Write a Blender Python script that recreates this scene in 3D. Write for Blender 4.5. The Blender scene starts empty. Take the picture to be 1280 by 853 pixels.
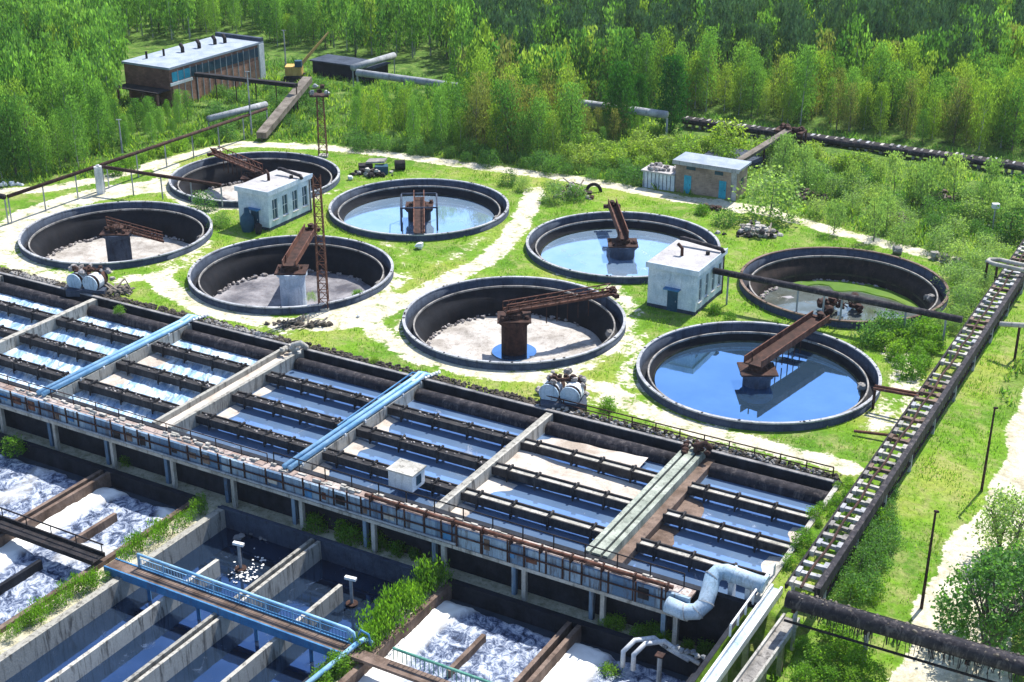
import bpy, math, random
import numpy as np
from mathutils import Vector, Matrix, noise as mnoise

# ------------------------------------------------------------------ camera, sky, sun, exposure
scene = bpy.context.scene
COL = scene.collection
FPX = 1760.0
PITCH = math.radians(23.8)
CAM_H = 49.0
camd = bpy.data.cameras.new('camera')
cam = bpy.data.objects.new('camera', camd)
COL.objects.link(cam)
cam.location = (0, 0, CAM_H)
cam.rotation_euler = (math.radians(90) - PITCH, 0, 0)
camd.sensor_width = 36.0
camd.lens = FPX / 1280.0 * 36.0
camd.clip_start = 0.5
camd.clip_end = 8000
scene.camera = cam

SUN_EL = math.radians(56)
SUN_DIR2 = (0.60, 0.80)
world = bpy.data.worlds.new('World')
scene.world = world
world.use_nodes = True
wn = world.node_tree
for n in list(wn.nodes):
    wn.nodes.remove(n)
sky = wn.nodes.new('ShaderNodeTexSky')
sky.sky_type = 'NISHITA'
sky.sun_disc = False
sky.sun_elevation = SUN_EL
sky.sun_rotation = math.atan2(SUN_DIR2[0], SUN_DIR2[1])
sky.air_density = 1.0
sky.dust_density = 0.6
sky.ozone_density = 1.6
bg = wn.nodes.new('ShaderNodeBackground')
bg.inputs[1].default_value = 0.15
wo = wn.nodes.new('ShaderNodeOutputWorld')
wn.links.new(sky.outputs[0], bg.inputs[0])
wn.links.new(bg.outputs[0], wo.inputs[0])

sd = bpy.data.lights.new('sun', 'SUN')
sd.energy = 5.0
sd.angle = math.radians(0.5)
sd.color = (1.0, 0.95, 0.86)
sun = bpy.data.objects.new('sun', sd)
COL.objects.link(sun)
sv = Vector((SUN_DIR2[0] * math.cos(SUN_EL), SUN_DIR2[1] * math.cos(SUN_EL), math.sin(SUN_EL)))
sun.rotation_euler = sv.to_track_quat('Z', 'Y').to_euler()
sun.location = (40, 60, 80)

scene.view_settings.view_transform = 'Standard'
scene.view_settings.look = 'None'
scene.view_settings.exposure = 0.84
scene.view_settings.gamma = 1.0
scene.view_settings.use_curve_mapping = False
scene.render.engine = 'CYCLES'
scene.cycles.max_bounces = 6
scene.cycles.transparent_max_bounces = 6

rng = random.Random(7)
nr = np.random.default_rng(11)

# ------------------------------------------------------------------ site frame
O = Vector((22.6, 86.0, 0))
ang = math.radians(-29.5)
FR = Matrix.Translation(O) @ Matrix.Rotation(ang, 4, 'Z')
CA, SA = math.cos(ang), math.sin(ang)


def L(a, b, z=0.0):
    return FR @ Vector((a, b, z))


_c, _s = math.cos(PITCH), math.sin(PITCH)


def at(px, py, z=0.0):
    """photo pixel -> place on the level z"""
    u = (px - 640) / FPX
    v = (py - 426.5) / FPX
    d = (u, _c - v * _s, -_s - v * _c)
    t = (CAM_H - z) / -d[2]
    return Vector((d[0] * t, d[1] * t, z))


def proj(x, y, z):
    r1, r2 = y, z - CAM_H
    zc = r1 * _c - r2 * _s
    up = r1 * _s + r2 * _c
    return 640 + FPX * x / zc, 426.5 - FPX * up / zc


# ------------------------------------------------------------------ materials
def new_mat(name):
    m = bpy.data.materials.new(name)
    m.use_nodes = True
    nt = m.node_tree
    for n in list(nt.nodes):
        nt.nodes.remove(n)
    out = nt.nodes.new('ShaderNodeOutputMaterial')
    return m, nt, out


def ramp(nt, fac, stops):
    r = nt.nodes.new('ShaderNodeValToRGB')
    el = r.color_ramp.elements
    while len(el) < len(stops):
        el.new(0.5)
    for e, (p, c) in zip(el, stops):
        e.position = p
        e.color = (c[0], c[1], c[2], 1) if hasattr(c, '__len__') else (c, c, c, 1)
    nt.links.new(fac, r.inputs[0])
    return r.outputs[0]


def noise_tex(nt, scale, detail=4, rough=0.6, vec=None, stretch=None, dist=0.0):
    n = nt.nodes.new('ShaderNodeTexNoise')
    n.inputs['Scale'].default_value = scale
    n.inputs['Detail'].default_value = detail
    n.inputs['Roughness'].default_value = rough
    n.inputs['Distortion'].default_value = dist
    if vec is None:
        g = nt.nodes.new('ShaderNodeNewGeometry')
        vec = g.outputs['Position']
    mp = nt.nodes.new('ShaderNodeMapping')
    mp.inputs['Rotation'].default_value = (0, 0, -ang)
    if stretch:
        mp.inputs['Scale'].default_value = stretch
    nt.links.new(vec, mp.inputs[0])
    nt.links.new(mp.outputs[0], n.inputs['Vector'])
    return n.outputs[0]


def mixc(nt, fac, a, b, mode='MIX'):
    m = nt.nodes.new('ShaderNodeMix')
    m.data_type = 'RGBA'
    m.blend_type = mode
    for i, v in ((0, fac), (6, a), (7, b)):
        if hasattr(v, 'is_linked') or hasattr(v, 'links'):
            nt.links.new(v, m.inputs[i])
        elif i == 0:
            m.inputs[0].default_value = v
        else:
            m.inputs[i].default_value = (v[0], v[1], v[2], 1)
    return m.outputs[2]


def principled(nt, out, col, rough=0.8, bump=None, bstr=0.4, bdist=0.05, metal=0.0, spec=0.4, ior=1.45):
    p = nt.nodes.new('ShaderNodeBsdfPrincipled')
    if hasattr(col, 'links'):
        nt.links.new(col, p.inputs['Base Color'])
    else:
        p.inputs['Base Color'].default_value = (*col, 1)
    if hasattr(rough, 'links'):
        nt.links.new(rough, p.inputs['Roughness'])
    else:
        p.inputs['Roughness'].default_value = rough
    p.inputs['Metallic'].default_value = metal
    p.inputs['IOR'].default_value = ior
    p.inputs['Specular IOR Level'].default_value = spec
    if bump is not None:
        b = nt.nodes.new('ShaderNodeBump')
        b.inputs['Strength'].default_value = bstr
        b.inputs['Distance'].default_value = bdist
        nt.links.new(bump, b.inputs['Height'])
        nt.links.new(b.outputs[0], p.inputs['Normal'])
    nt.links.new(p.outputs[0], out.inputs[0])
    return p


def weathered(name, c1, c2, c3=None, scale=0.7, rough=0.85, metal=0.0, bstr=0.5, stain=0.6, stretch=None, fine=9.0):
    """two tone patchy surface with streaky stains and small grain"""
    m, nt, out = new_mat(name)
    big = noise_tex(nt, scale, 6, 0.65, stretch=stretch)
    col = ramp(nt, big, [(0.35, c1), (0.62, c2)])
    if c3:
        st = noise_tex(nt, 1.9, 5, 0.75, stretch=(1.3, 1.3, 0.22), dist=0.6)
        f = ramp(nt, st, [(0.52, 0.0), (0.68, stain)])
        col = mixc(nt, f, col, c3)
    fn = noise_tex(nt, fine, 3, 0.7)
    col = mixc(nt, 0.55, col, ramp(nt, fn, [(0.3, 0.45), (0.7, 1.0)]), 'MULTIPLY')
    principled(nt, out, col, rough, fn, bstr, 0.04, metal, spec=0.2)
    return m


def seamed(name, c1, c2, c3, sx=0.9):
    """painted plates or cast slabs with joints across the run of the wall"""
    m, nt, out = new_mat(name)
    g = nt.nodes.new('ShaderNodeNewGeometry')
    mp = nt.nodes.new('ShaderNodeMapping')
    mp.vector_type = 'POINT'
    mp.inputs['Rotation'].default_value = (0, 0, -ang)
    nt.links.new(g.outputs['Position'], mp.inputs[0])
    vo = nt.nodes.new('ShaderNodeTexVoronoi')
    vo.voronoi_dimensions = '1D'
    vo.inputs['Scale'].default_value = sx
    sep = nt.nodes.new('ShaderNodeSeparateXYZ')
    nt.links.new(mp.outputs[0], sep.inputs[0])
    nt.links.new(sep.outputs[0], vo.inputs['W'])
    cell = ramp(nt, vo.outputs['Color'], [(0.2, c1), (0.8, c2)])
    st = noise_tex(nt, 1.5, 5, 0.75, stretch=(1.6, 1.6, 0.2), dist=0.5)
    col = mixc(nt, ramp(nt, st, [(0.5, 0.0), (0.64, 0.85)]), cell, c3)
    fn = noise_tex(nt, 7, 4, 0.7)
    col = mixc(nt, 0.5, col, ramp(nt, fn, [(0.3, 0.5), (0.7, 1.0)]), 'MULTIPLY')
    principled(nt, out, col, 0.75, fn, 0.4, 0.04)
    return m


def brick_mat(name, c1, c2, mortar, scale=1.0):
    m, nt, out = new_mat(name)
    g = nt.nodes.new('ShaderNodeNewGeometry')
    mp = nt.nodes.new('ShaderNodeMapping')
    mp.inputs['Rotation'].default_value = (0, 0, -ang)
    nt.links.new(g.outputs['Position'], mp.inputs[0])
    sep = nt.nodes.new('ShaderNodeSeparateXYZ')
    nt.links.new(mp.outputs[0], sep.inputs[0])
    add = nt.nodes.new('ShaderNodeMath')
    add.operation = 'ADD'
    nt.links.new(sep.outputs[0], add.inputs[0])
    nt.links.new(sep.outputs[1], add.inputs[1])
    cmb = nt.nodes.new('ShaderNodeCombineXYZ')
    nt.links.new(add.outputs[0], cmb.inputs[0])
    nt.links.new(sep.outputs[2], cmb.inputs[1])
    b = nt.nodes.new('ShaderNodeTexBrick')
    b.inputs['Scale'].default_value = scale
    b.inputs['Brick Width'].default_value = 0.5
    b.inputs['Row Height'].default_value = 0.2
    b.inputs['Mortar Size'].default_value = 0.012
    b.inputs['Color1'].default_value = (*c1, 1)
    b.inputs['Color2'].default_value = (*c2, 1)
    b.inputs['Mortar'].default_value = (*mortar, 1)
    nt.links.new(cmb.outputs[0], b.inputs['Vector'])
    big = noise_tex(nt, 0.5, 5, 0.7)
    col = mixc(nt, 0.7, b.outputs[0], ramp(nt, big, [(0.35, (0.35, 0.33, 0.33)), (0.6, (1.1, 1.05, 1.0))]), 'MULTIPLY')
    principled(nt, out, col, 0.9, big, 0.3, 0.05)
    return m


def leaf_mat(name, c1, c2, c3, trans=0.5, nscale=0.12):
    m, nt, out = new_mat(name)
    oi = nt.nodes.new('ShaderNodeObjectInfo')
    g = nt.nodes.new('ShaderNodeNewGeometry')
    n = noise_tex(nt, nscale, 3, 0.6)
    col = ramp(nt, n, [(0.33, c1), (0.5, c2), (0.68, c3)])
    isl = ramp(nt, g.outputs['Random Per Island'], [(0.0, 0.55), (1.0, 1.25)])
    col = mixc(nt, 1.0, col, isl, 'MULTIPLY')
    ob = ramp(nt, oi.outputs['Random'], [(0.0, (0.78, 0.85, 0.75)), (0.5, (1.0, 1.0, 1.0)), (1.0, (1.22, 1.12, 0.95))])
    col = mixc(nt, 1.0, col, ob, 'MULTIPLY')
    p = nt.nodes.new('ShaderNodeBsdfPrincipled')
    nt.links.new(col, p.inputs['Base Color'])
    p.inputs['Roughness'].default_value = 0.6
    p.inputs['Specular IOR Level'].default_value = 0.25
    t = nt.nodes.new('ShaderNodeBsdfTranslucent')
    tc = mixc(nt, 1.0, col, (1.5, 1.6, 0.7), 'MULTIPLY')
    nt.links.new(tc, t.inputs[0])
    mx = nt.nodes.new('ShaderNodeMixShader')
    mx.inputs[0].default_value = trans
    nt.links.new(p.outputs[0], mx.inputs[1])
    nt.links.new(t.outputs[0], mx.inputs[2])
    nt.links.new(mx.outputs[0], out.inputs[0])
    return m


def water_mat(name, base1, base2, metal=0.6, rough=0.03, wave=0.05, wscale=1.2, scum=0.0):
    m, nt, out = new_mat(name)
    n = noise_tex(nt, 0.35, 4, 0.6)
    col = ramp(nt, n, [(0.35, base1), (0.65, base2)])
    if scum:
        n2 = noise_tex(nt, 0.5, 8, 0.75, dist=1.2)
        f = ramp(nt, n2, [(0.56, 0.0), (0.66, scum)])
        col = mixc(nt, f, col, (0.26, 0.24, 0.21))
        rr = ramp(nt, n2, [(0.56, rough), (0.68, 0.45)])
    else:
        rr = rough
    w = noise_tex(nt, wscale, 4, 0.6)
    principled(nt, out, col, rr, w, wave, 0.06, metal=metal, ior=1.33)
    return m


def froth_mat(name):
    m, nt, out = new_mat(name)
    n = noise_tex(nt, 1.0, 7, 0.72, stretch=(1.25, 0.22, 1), dist=0.8)
    col = ramp(nt, n, [(0.34, (0.10, 0.20, 0.36)), (0.46, (0.26, 0.40, 0.58)), (0.55, (0.52, 0.62, 0.72)), (0.66, (0.82, 0.85, 0.88))])
    n2 = noise_tex(nt, 2.6, 5, 0.7, stretch=(1.6, 0.4, 1))
    col = mixc(nt, ramp(nt, n2, [(0.54, 0.0), (0.64, 0.75)]), col, (0.13, 0.12, 0.12))
    principled(nt, out, col, 0.25, n, 0.5, 0.12, ior=1.5)
    return m


def foam_mat(name):
    m, nt, out = new_mat(name)
    att = nt.nodes.new('ShaderNodeAttribute')
    att.attribute_name = 'lump'
    n = noise_tex(nt, 1.3, 10, 0.82, stretch=(1.0, 0.8, 1.0), dist=0.7)
    n2 = noise_tex(nt, 6, 4, 0.7)
    lum = ramp(nt, n, [(0.41, (0.012, 0.02, 0.045)), (0.475, (0.08, 0.11, 0.19)), (0.55, (0.34, 0.38, 0.46)), (0.66, (0.66, 0.67, 0.68))])
    lum = mixc(nt, ramp(nt, n2, [(0.62, 0.0), (0.74, 0.7)]), lum, (0.24, 0.19, 0.15))
    col = mixc(nt, att.outputs['Fac'], (0.72, 0.72, 0.70), lum)
    principled(nt, out, col, 0.8, n2, 0.6, 0.06, spec=0.2)
    return m


def ground_mat(name, bias):
    m, nt, out = new_mat(name)
    att = nt.nodes.new('ShaderNodeAttribute')
    att.attribute_name = 'dirt'
    wild = nt.nodes.new('ShaderNodeAttribute')
    wild.attribute_name = 'wild'
    n1 = noise_tex(nt, 0.55, 7, 0.72, dist=0.4)
    n2 = noise_tex(nt, 2.6, 6, 0.75)
    n3 = noise_tex(nt, 0.09, 4, 0.6)
    n4 = noise_tex(nt, 9, 3, 0.8)

    def math_(op, a, b):
        k = nt.nodes.new('ShaderNodeMath')
        k.operation = op
        for i, v in enumerate((a, b)):
            if hasattr(v, 'links'):
                nt.links.new(v, k.inputs[i])
            else:
                k.inputs[i].default_value = v
        return k.outputs[0]
    e = math_('ADD', att.outputs['Fac'], math_('MULTIPLY', math_('SUBTRACT', n1, 0.5), 1.9))
    e = math_('ADD', e, math_('MULTIPLY', math_('SUBTRACT', n2, 0.5), 1.3))
    f = ramp(nt, e, [(0.66 - bias, 0.0), (0.84 - bias, 1.0)])
    grass = ramp(nt, n3, [(0.36, (0.085, 0.20, 0.014)), (0.5, (0.14, 0.27, 0.018)), (0.64, (0.25, 0.31, 0.05))])
    grass = mixc(nt, ramp(nt, n1, [(0.46, 0.0), (0.68, 0.85)]), grass, (0.31, 0.30, 0.12))
    grass = mixc(nt, 0.85, grass, ramp(nt, n2, [(0.3, 0.42), (0.66, 1.15)]), 'MULTIPLY')
    wcol = ramp(nt, n1, [(0.36, (0.028, 0.055, 0.012)), (0.52, (0.09, 0.18, 0.025)), (0.68, (0.19, 0.22, 0.07))])
    wcol = mixc(nt, 0.8, wcol, ramp(nt, n2, [(0.3, 0.4), (0.66, 1.2)]), 'MULTIPLY')
    grass = mixc(nt, wild.outputs['Fac'], grass, wcol)
    dirt = ramp(nt, n1, [(0.34, (0.36, 0.32, 0.22)), (0.5, (0.54, 0.50, 0.38)), (0.66, (0.64, 0.60, 0.50))])
    dirt = mixc(nt, 0.8, dirt, ramp(nt, n2, [(0.3, 0.5), (0.6, 1.1)]), 'MULTIPLY')
    col = mixc(nt, f, grass, dirt)
    col = mixc(nt, 0.4, col, ramp(nt, n4, [(0.3, 0.5), (0.65, 1.15)]), 'MULTIPLY')
    principled(nt, out, col, 0.95, n2, 0.7, 0.14, spec=0.15)
    return m


M = {}
M['ground'] = ground_mat('grass_and_soil', 0.0)
M['path'] = ground_mat('trodden_soil', 0.0)
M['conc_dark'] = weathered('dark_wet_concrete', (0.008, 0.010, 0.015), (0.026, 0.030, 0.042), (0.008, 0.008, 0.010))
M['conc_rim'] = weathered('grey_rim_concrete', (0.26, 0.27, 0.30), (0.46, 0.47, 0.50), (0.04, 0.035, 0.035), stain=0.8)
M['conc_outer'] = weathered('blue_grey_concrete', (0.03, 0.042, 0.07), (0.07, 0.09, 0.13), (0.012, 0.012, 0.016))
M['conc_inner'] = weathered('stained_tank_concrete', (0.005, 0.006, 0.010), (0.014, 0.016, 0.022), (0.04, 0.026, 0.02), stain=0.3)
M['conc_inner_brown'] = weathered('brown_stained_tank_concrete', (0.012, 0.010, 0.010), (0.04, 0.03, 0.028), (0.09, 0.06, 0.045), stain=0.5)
M['algae'] = weathered('algae_tide_mark', (0.02, 0.03, 0.015), (0.10, 0.10, 0.06), (0.01, 0.01, 0.01), stain=0.6, scale=1.5)
M['conc_lip'] = weathered('pale_lip_concrete', (0.14, 0.135, 0.13), (0.36, 0.34, 0.32), (0.02, 0.02, 0.02), stain=0.9)
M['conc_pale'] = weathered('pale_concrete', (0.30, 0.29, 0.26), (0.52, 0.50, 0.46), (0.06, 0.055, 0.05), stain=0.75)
M['conc_cream'] = seamed('cream_slab_concrete', (0.28, 0.27, 0.24), (0.46, 0.44, 0.39), (0.05, 0.045, 0.04), 0.8)
M['conc_green'] = weathered('grey_green_weathered_concrete', (0.20, 0.23, 0.19), (0.40, 0.43, 0.37), (0.05, 0.05, 0.045), stain=0.8)
M['trough_dark'] = weathered('black_trough_concrete', (0.014, 0.014, 0.018), (0.05, 0.048, 0.05), (0.14, 0.13, 0.12), stain=0.3, scale=1.2)
M['trough_grey'] = weathered('grey_trough_concrete', (0.10, 0.10, 0.11), (0.30, 0.29, 0.29), (0.03, 0.03, 0.03), stain=0.6)
M['girder'] = seamed('blue_painted_girder', (0.07, 0.14, 0.24), (0.26, 0.36, 0.46), (0.06, 0.04, 0.032), 0.75)
M['deck_slab'] = seamed('pinkish_deck_slabs', (0.26, 0.18, 0.15), (0.48, 0.42, 0.39), (0.08, 0.05, 0.04), 1.1)
M['blue_pipe'] = weathered('light_blue_paint', (0.16, 0.38, 0.62), (0.34, 0.56, 0.76), (0.5, 0.6, 0.66), stain=0.4, rough=0.45, bstr=0.15)
M['blue_dark'] = weathered('mid_blue_paint', (0.03, 0.13, 0.30), (0.07, 0.24, 0.46), (0.12, 0.06, 0.04), stain=0.5, rough=0.5, bstr=0.2)
M['duct'] = weathered('pale_blue_duct_paint', (0.30, 0.44, 0.58), (0.50, 0.60, 0.70), (0.14, 0.16, 0.18), stain=0.6, rough=0.6, bstr=0.15)
M['rust'] = weathered('rusty_steel', (0.055, 0.022, 0.016), (0.17, 0.075, 0.05), (0.26, 0.17, 0.14), stain=0.5, scale=1.4)
M['rust_dark'] = weathered('dark_rusty_steel', (0.022, 0.014, 0.013), (0.07, 0.035, 0.028), (0.16, 0.09, 0.07), stain=0.4, scale=1.6)
M['black'] = weathered('blackened_steel', (0.010, 0.010, 0.013), (0.032, 0.030, 0.034), (0.09, 0.06, 0.05), stain=0.4)
M['pipe_lag'] = weathered('black_pipe_lagging', (0.012, 0.012, 0.018), (0.045, 0.042, 0.05), (0.22, 0.19, 0.18), stain=0.55, scale=2.0)
M['grey_pipe'] = weathered('grey_pipe_cladding', (0.22, 0.24, 0.27), (0.42, 0.44, 0.46), (0.05, 0.05, 0.05), stain=0.6)
M['white'] = weathered('dirty_white_paint', (0.55, 0.58, 0.62), (0.78, 0.79, 0.80), (0.22, 0.2, 0.18), stain=0.35, bstr=0.2)
M['wall_blue'] = weathered('bluish_whitewash', (0.42, 0.52, 0.62), (0.66, 0.72, 0.78), (0.20, 0.24, 0.28), stain=0.45, bstr=0.25, scale=0.9)
M['roof_grey'] = weathered('grey_roof_felt', (0.34, 0.33, 0.34), (0.48, 0.46, 0.46), (0.2, 0.18, 0.17), stain=0.5, scale=0.5)
M['roof_blue'] = weathered('blue_grey_roof_felt', (0.24, 0.29, 0.36), (0.36, 0.41, 0.48), (0.24, 0.26, 0.3), stain=0.4, scale=0.5)
M['glass'] = weathered('dark_window_glass', (0.02, 0.05, 0.08), (0.05, 0.10, 0.14), None, rough=0.12, bstr=0.0)
M['door_blue'] = weathered('teal_door_paint', (0.02, 0.28, 0.42), (0.05, 0.42, 0.58), (0.05, 0.12, 0.16), stain=0.4, rough=0.5)
M['door_dark'] = weathered('dark_blue_door_paint', (0.015, 0.05, 0.09), (0.03, 0.09, 0.14), None, rough=0.5)
M['brick_red'] = brick_mat('red_brick', (0.38, 0.17, 0.11), (0.46, 0.23, 0.16), (0.22, 0.18, 0.15))
M['brick_dark'] = brick_mat('dark_red_brick', (0.20, 0.09, 0.07), (0.27, 0.13, 0.10), (0.09, 0.08, 0.075))
M['brick_tan'] = brick_mat('tan_grey_brick', (0.27, 0.20, 0.16), (0.34, 0.26, 0.21), (0.3, 0.28, 0.26))
M['sediment'] = weathered('pale_dried_sediment', (0.30, 0.275, 0.25), (0.56, 0.53, 0.50), (0.13, 0.10, 0.08), scale=0.5, stain=0.6, stretch=(1, 1, 1), bstr=0.8)
M['sediment_dark'] = weathered('grey_damp_sediment', (0.09, 0.09, 0.11), (0.34, 0.33, 0.35), (0.12, 0.09, 0.08), scale=0.28, stain=0.5)
M['silt'] = weathered('pinkish_dry_silt', (0.36, 0.30, 0.25), (0.64, 0.59, 0.54), (0.28, 0.2, 0.16), scale=0.4, stain=0.4, bstr=0.6)
M['straw'] = weathered('sunlit_straw_litter', (0.36, 0.33, 0.22), (0.64, 0.59, 0.44), (0.08, 0.12, 0.03), scale=1.2, stain=0.7, bstr=0.9)  # straw litter, its colour paled to stand in for sunlight on the strip
M['rubble'] = weathered('broken_rubble', (0.14, 0.12, 0.12), (0.46, 0.43, 0.42), (0.05, 0.04, 0.04), scale=1.5, stain=0.7, bstr=0.9)
M['soil_dark'] = weathered('dark_soil', (0.03, 0.028, 0.024), (0.09, 0.075, 0.06), (0.2, 0.18, 0.14), scale=1.2, stain=0.5, bstr=0.9)
M['brown_conc'] = weathered('brown_stained_concrete', (0.09, 0.06, 0.045), (0.22, 0.16, 0.13), (0.04, 0.03, 0.03), stain=0.6)
M['green_rail'] = weathered('green_rail_paint', (0.05, 0.2, 0.15), (0.14, 0.36, 0.28), (0.4, 0.5, 0.46), stain=0.4, rough=0.5)
M['yellow'] = weathered('worn_yellow_paint', (0.50, 0.30, 0.08), (0.62, 0.40, 0.14), (0.1, 0.06, 0.04), stain=0.5)
M['wood'] = weathered('grey_weathered_wood', (0.10, 0.085, 0.07), (0.24, 0.21, 0.18), (0.04, 0.035, 0.03), stain=0.5)
M['bark'] = weathered('grey_brown_bark', (0.06, 0.05, 0.04), (0.18, 0.16, 0.14), (0.03, 0.025, 0.02), stain=0.5)
M['bark_pale'] = weathered('pale_birch_bark', (0.25, 0.25, 0.23), (0.5, 0.5, 0.47), (0.05, 0.05, 0.05), stain=0.6)
M['water_basin'] = water_mat('murky_blue_basin_water', (0.19, 0.32, 0.56), (0.26, 0.40, 0.64), 0.66, 0.06, 0.05, scum=0.5)
M['water_tank'] = water_mat('dark_mirror_tank_water', (0.15, 0.32, 0.56), (0.19, 0.37, 0.62), 0.92, 0.02, 0.03)
M['water_milky'] = water_mat('pale_tank_water', (0.34, 0.52, 0.74), (0.44, 0.60, 0.80), 0.75, 0.05, 0.04, scum=0.3)
M['water_weedy'] = water_mat('murky_green_brown_water', (0.12, 0.13, 0.10), (0.22, 0.26, 0.26), 0.6, 0.06, 0.05, scum=0.8)
M['water_deep'] = water_mat('slate_black_water', (0.06, 0.115, 0.22), (0.085, 0.15, 0.28), 0.9, 0.03, 0.06, scum=0.12)
M['water_black'] = water_mat('black_sludge_water', (0.05, 0.07, 0.10), (0.09, 0.12, 0.16), 0.5, 0.1, 0.2, 2.5)
M['froth'] = froth_mat('frothing_blue_water')
M['foam'] = foam_mat('thick_white_foam')
M['leaf_birch'] = leaf_mat('birch_leaves', (0.10, 0.225, 0.05), (0.155, 0.31, 0.07), (0.22, 0.38, 0.10))
M['leaf_mid'] = leaf_mat('alder_leaves', (0.06, 0.155, 0.045), (0.095, 0.22, 0.055), (0.14, 0.28, 0.07))
M['leaf_yellow'] = leaf_mat('yellow_green_leaves', (0.15, 0.26, 0.045), (0.21, 0.33, 0.055), (0.27, 0.36, 0.09))
M['leaf_olive'] = leaf_mat('olive_bud_leaves', (0.15, 0.18, 0.06), (0.20, 0.22, 0.08), (0.25, 0.25, 0.12))
M['leaf_dark'] = leaf_mat('pine_needles', (0.06, 0.13, 0.065), (0.09, 0.175, 0.08), (0.12, 0.22, 0.09), trans=0.15)
M['leaf_poplar'] = leaf_mat('poplar_leaves', (0.025, 0.11, 0.02), (0.04, 0.15, 0.025), (0.06, 0.19, 0.03), trans=0.3)
M['leaf_pale'] = leaf_mat('pale_willow_leaves', (0.15, 0.27, 0.09), (0.22, 0.34, 0.12), (0.30, 0.42, 0.18))
M['leaf_bright'] = leaf_mat('bright_weed_leaves', (0.09, 0.21, 0.025), (0.14, 0.29, 0.03), (0.22, 0.35, 0.045))


# ------------------------------------------------------------------ mesh helpers
def tag(o, label=None, cat=None, group=None, kind=None):
    if label:
        o['label'] = label
    if cat:
        o['category'] = cat
    if group:
        o['group'] = group
    if kind:
        o['kind'] = kind
    return o


def root_of(o):
    while o.parent:
        o = o.parent
    return o


def thing(name, label, cat, loc, group=None):
    o = bpy.data.objects.new(name, None)
    o.empty_display_size = 0.5
    COL.objects.link(o)
    o.location = loc
    return tag(o, label, cat, group)


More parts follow.
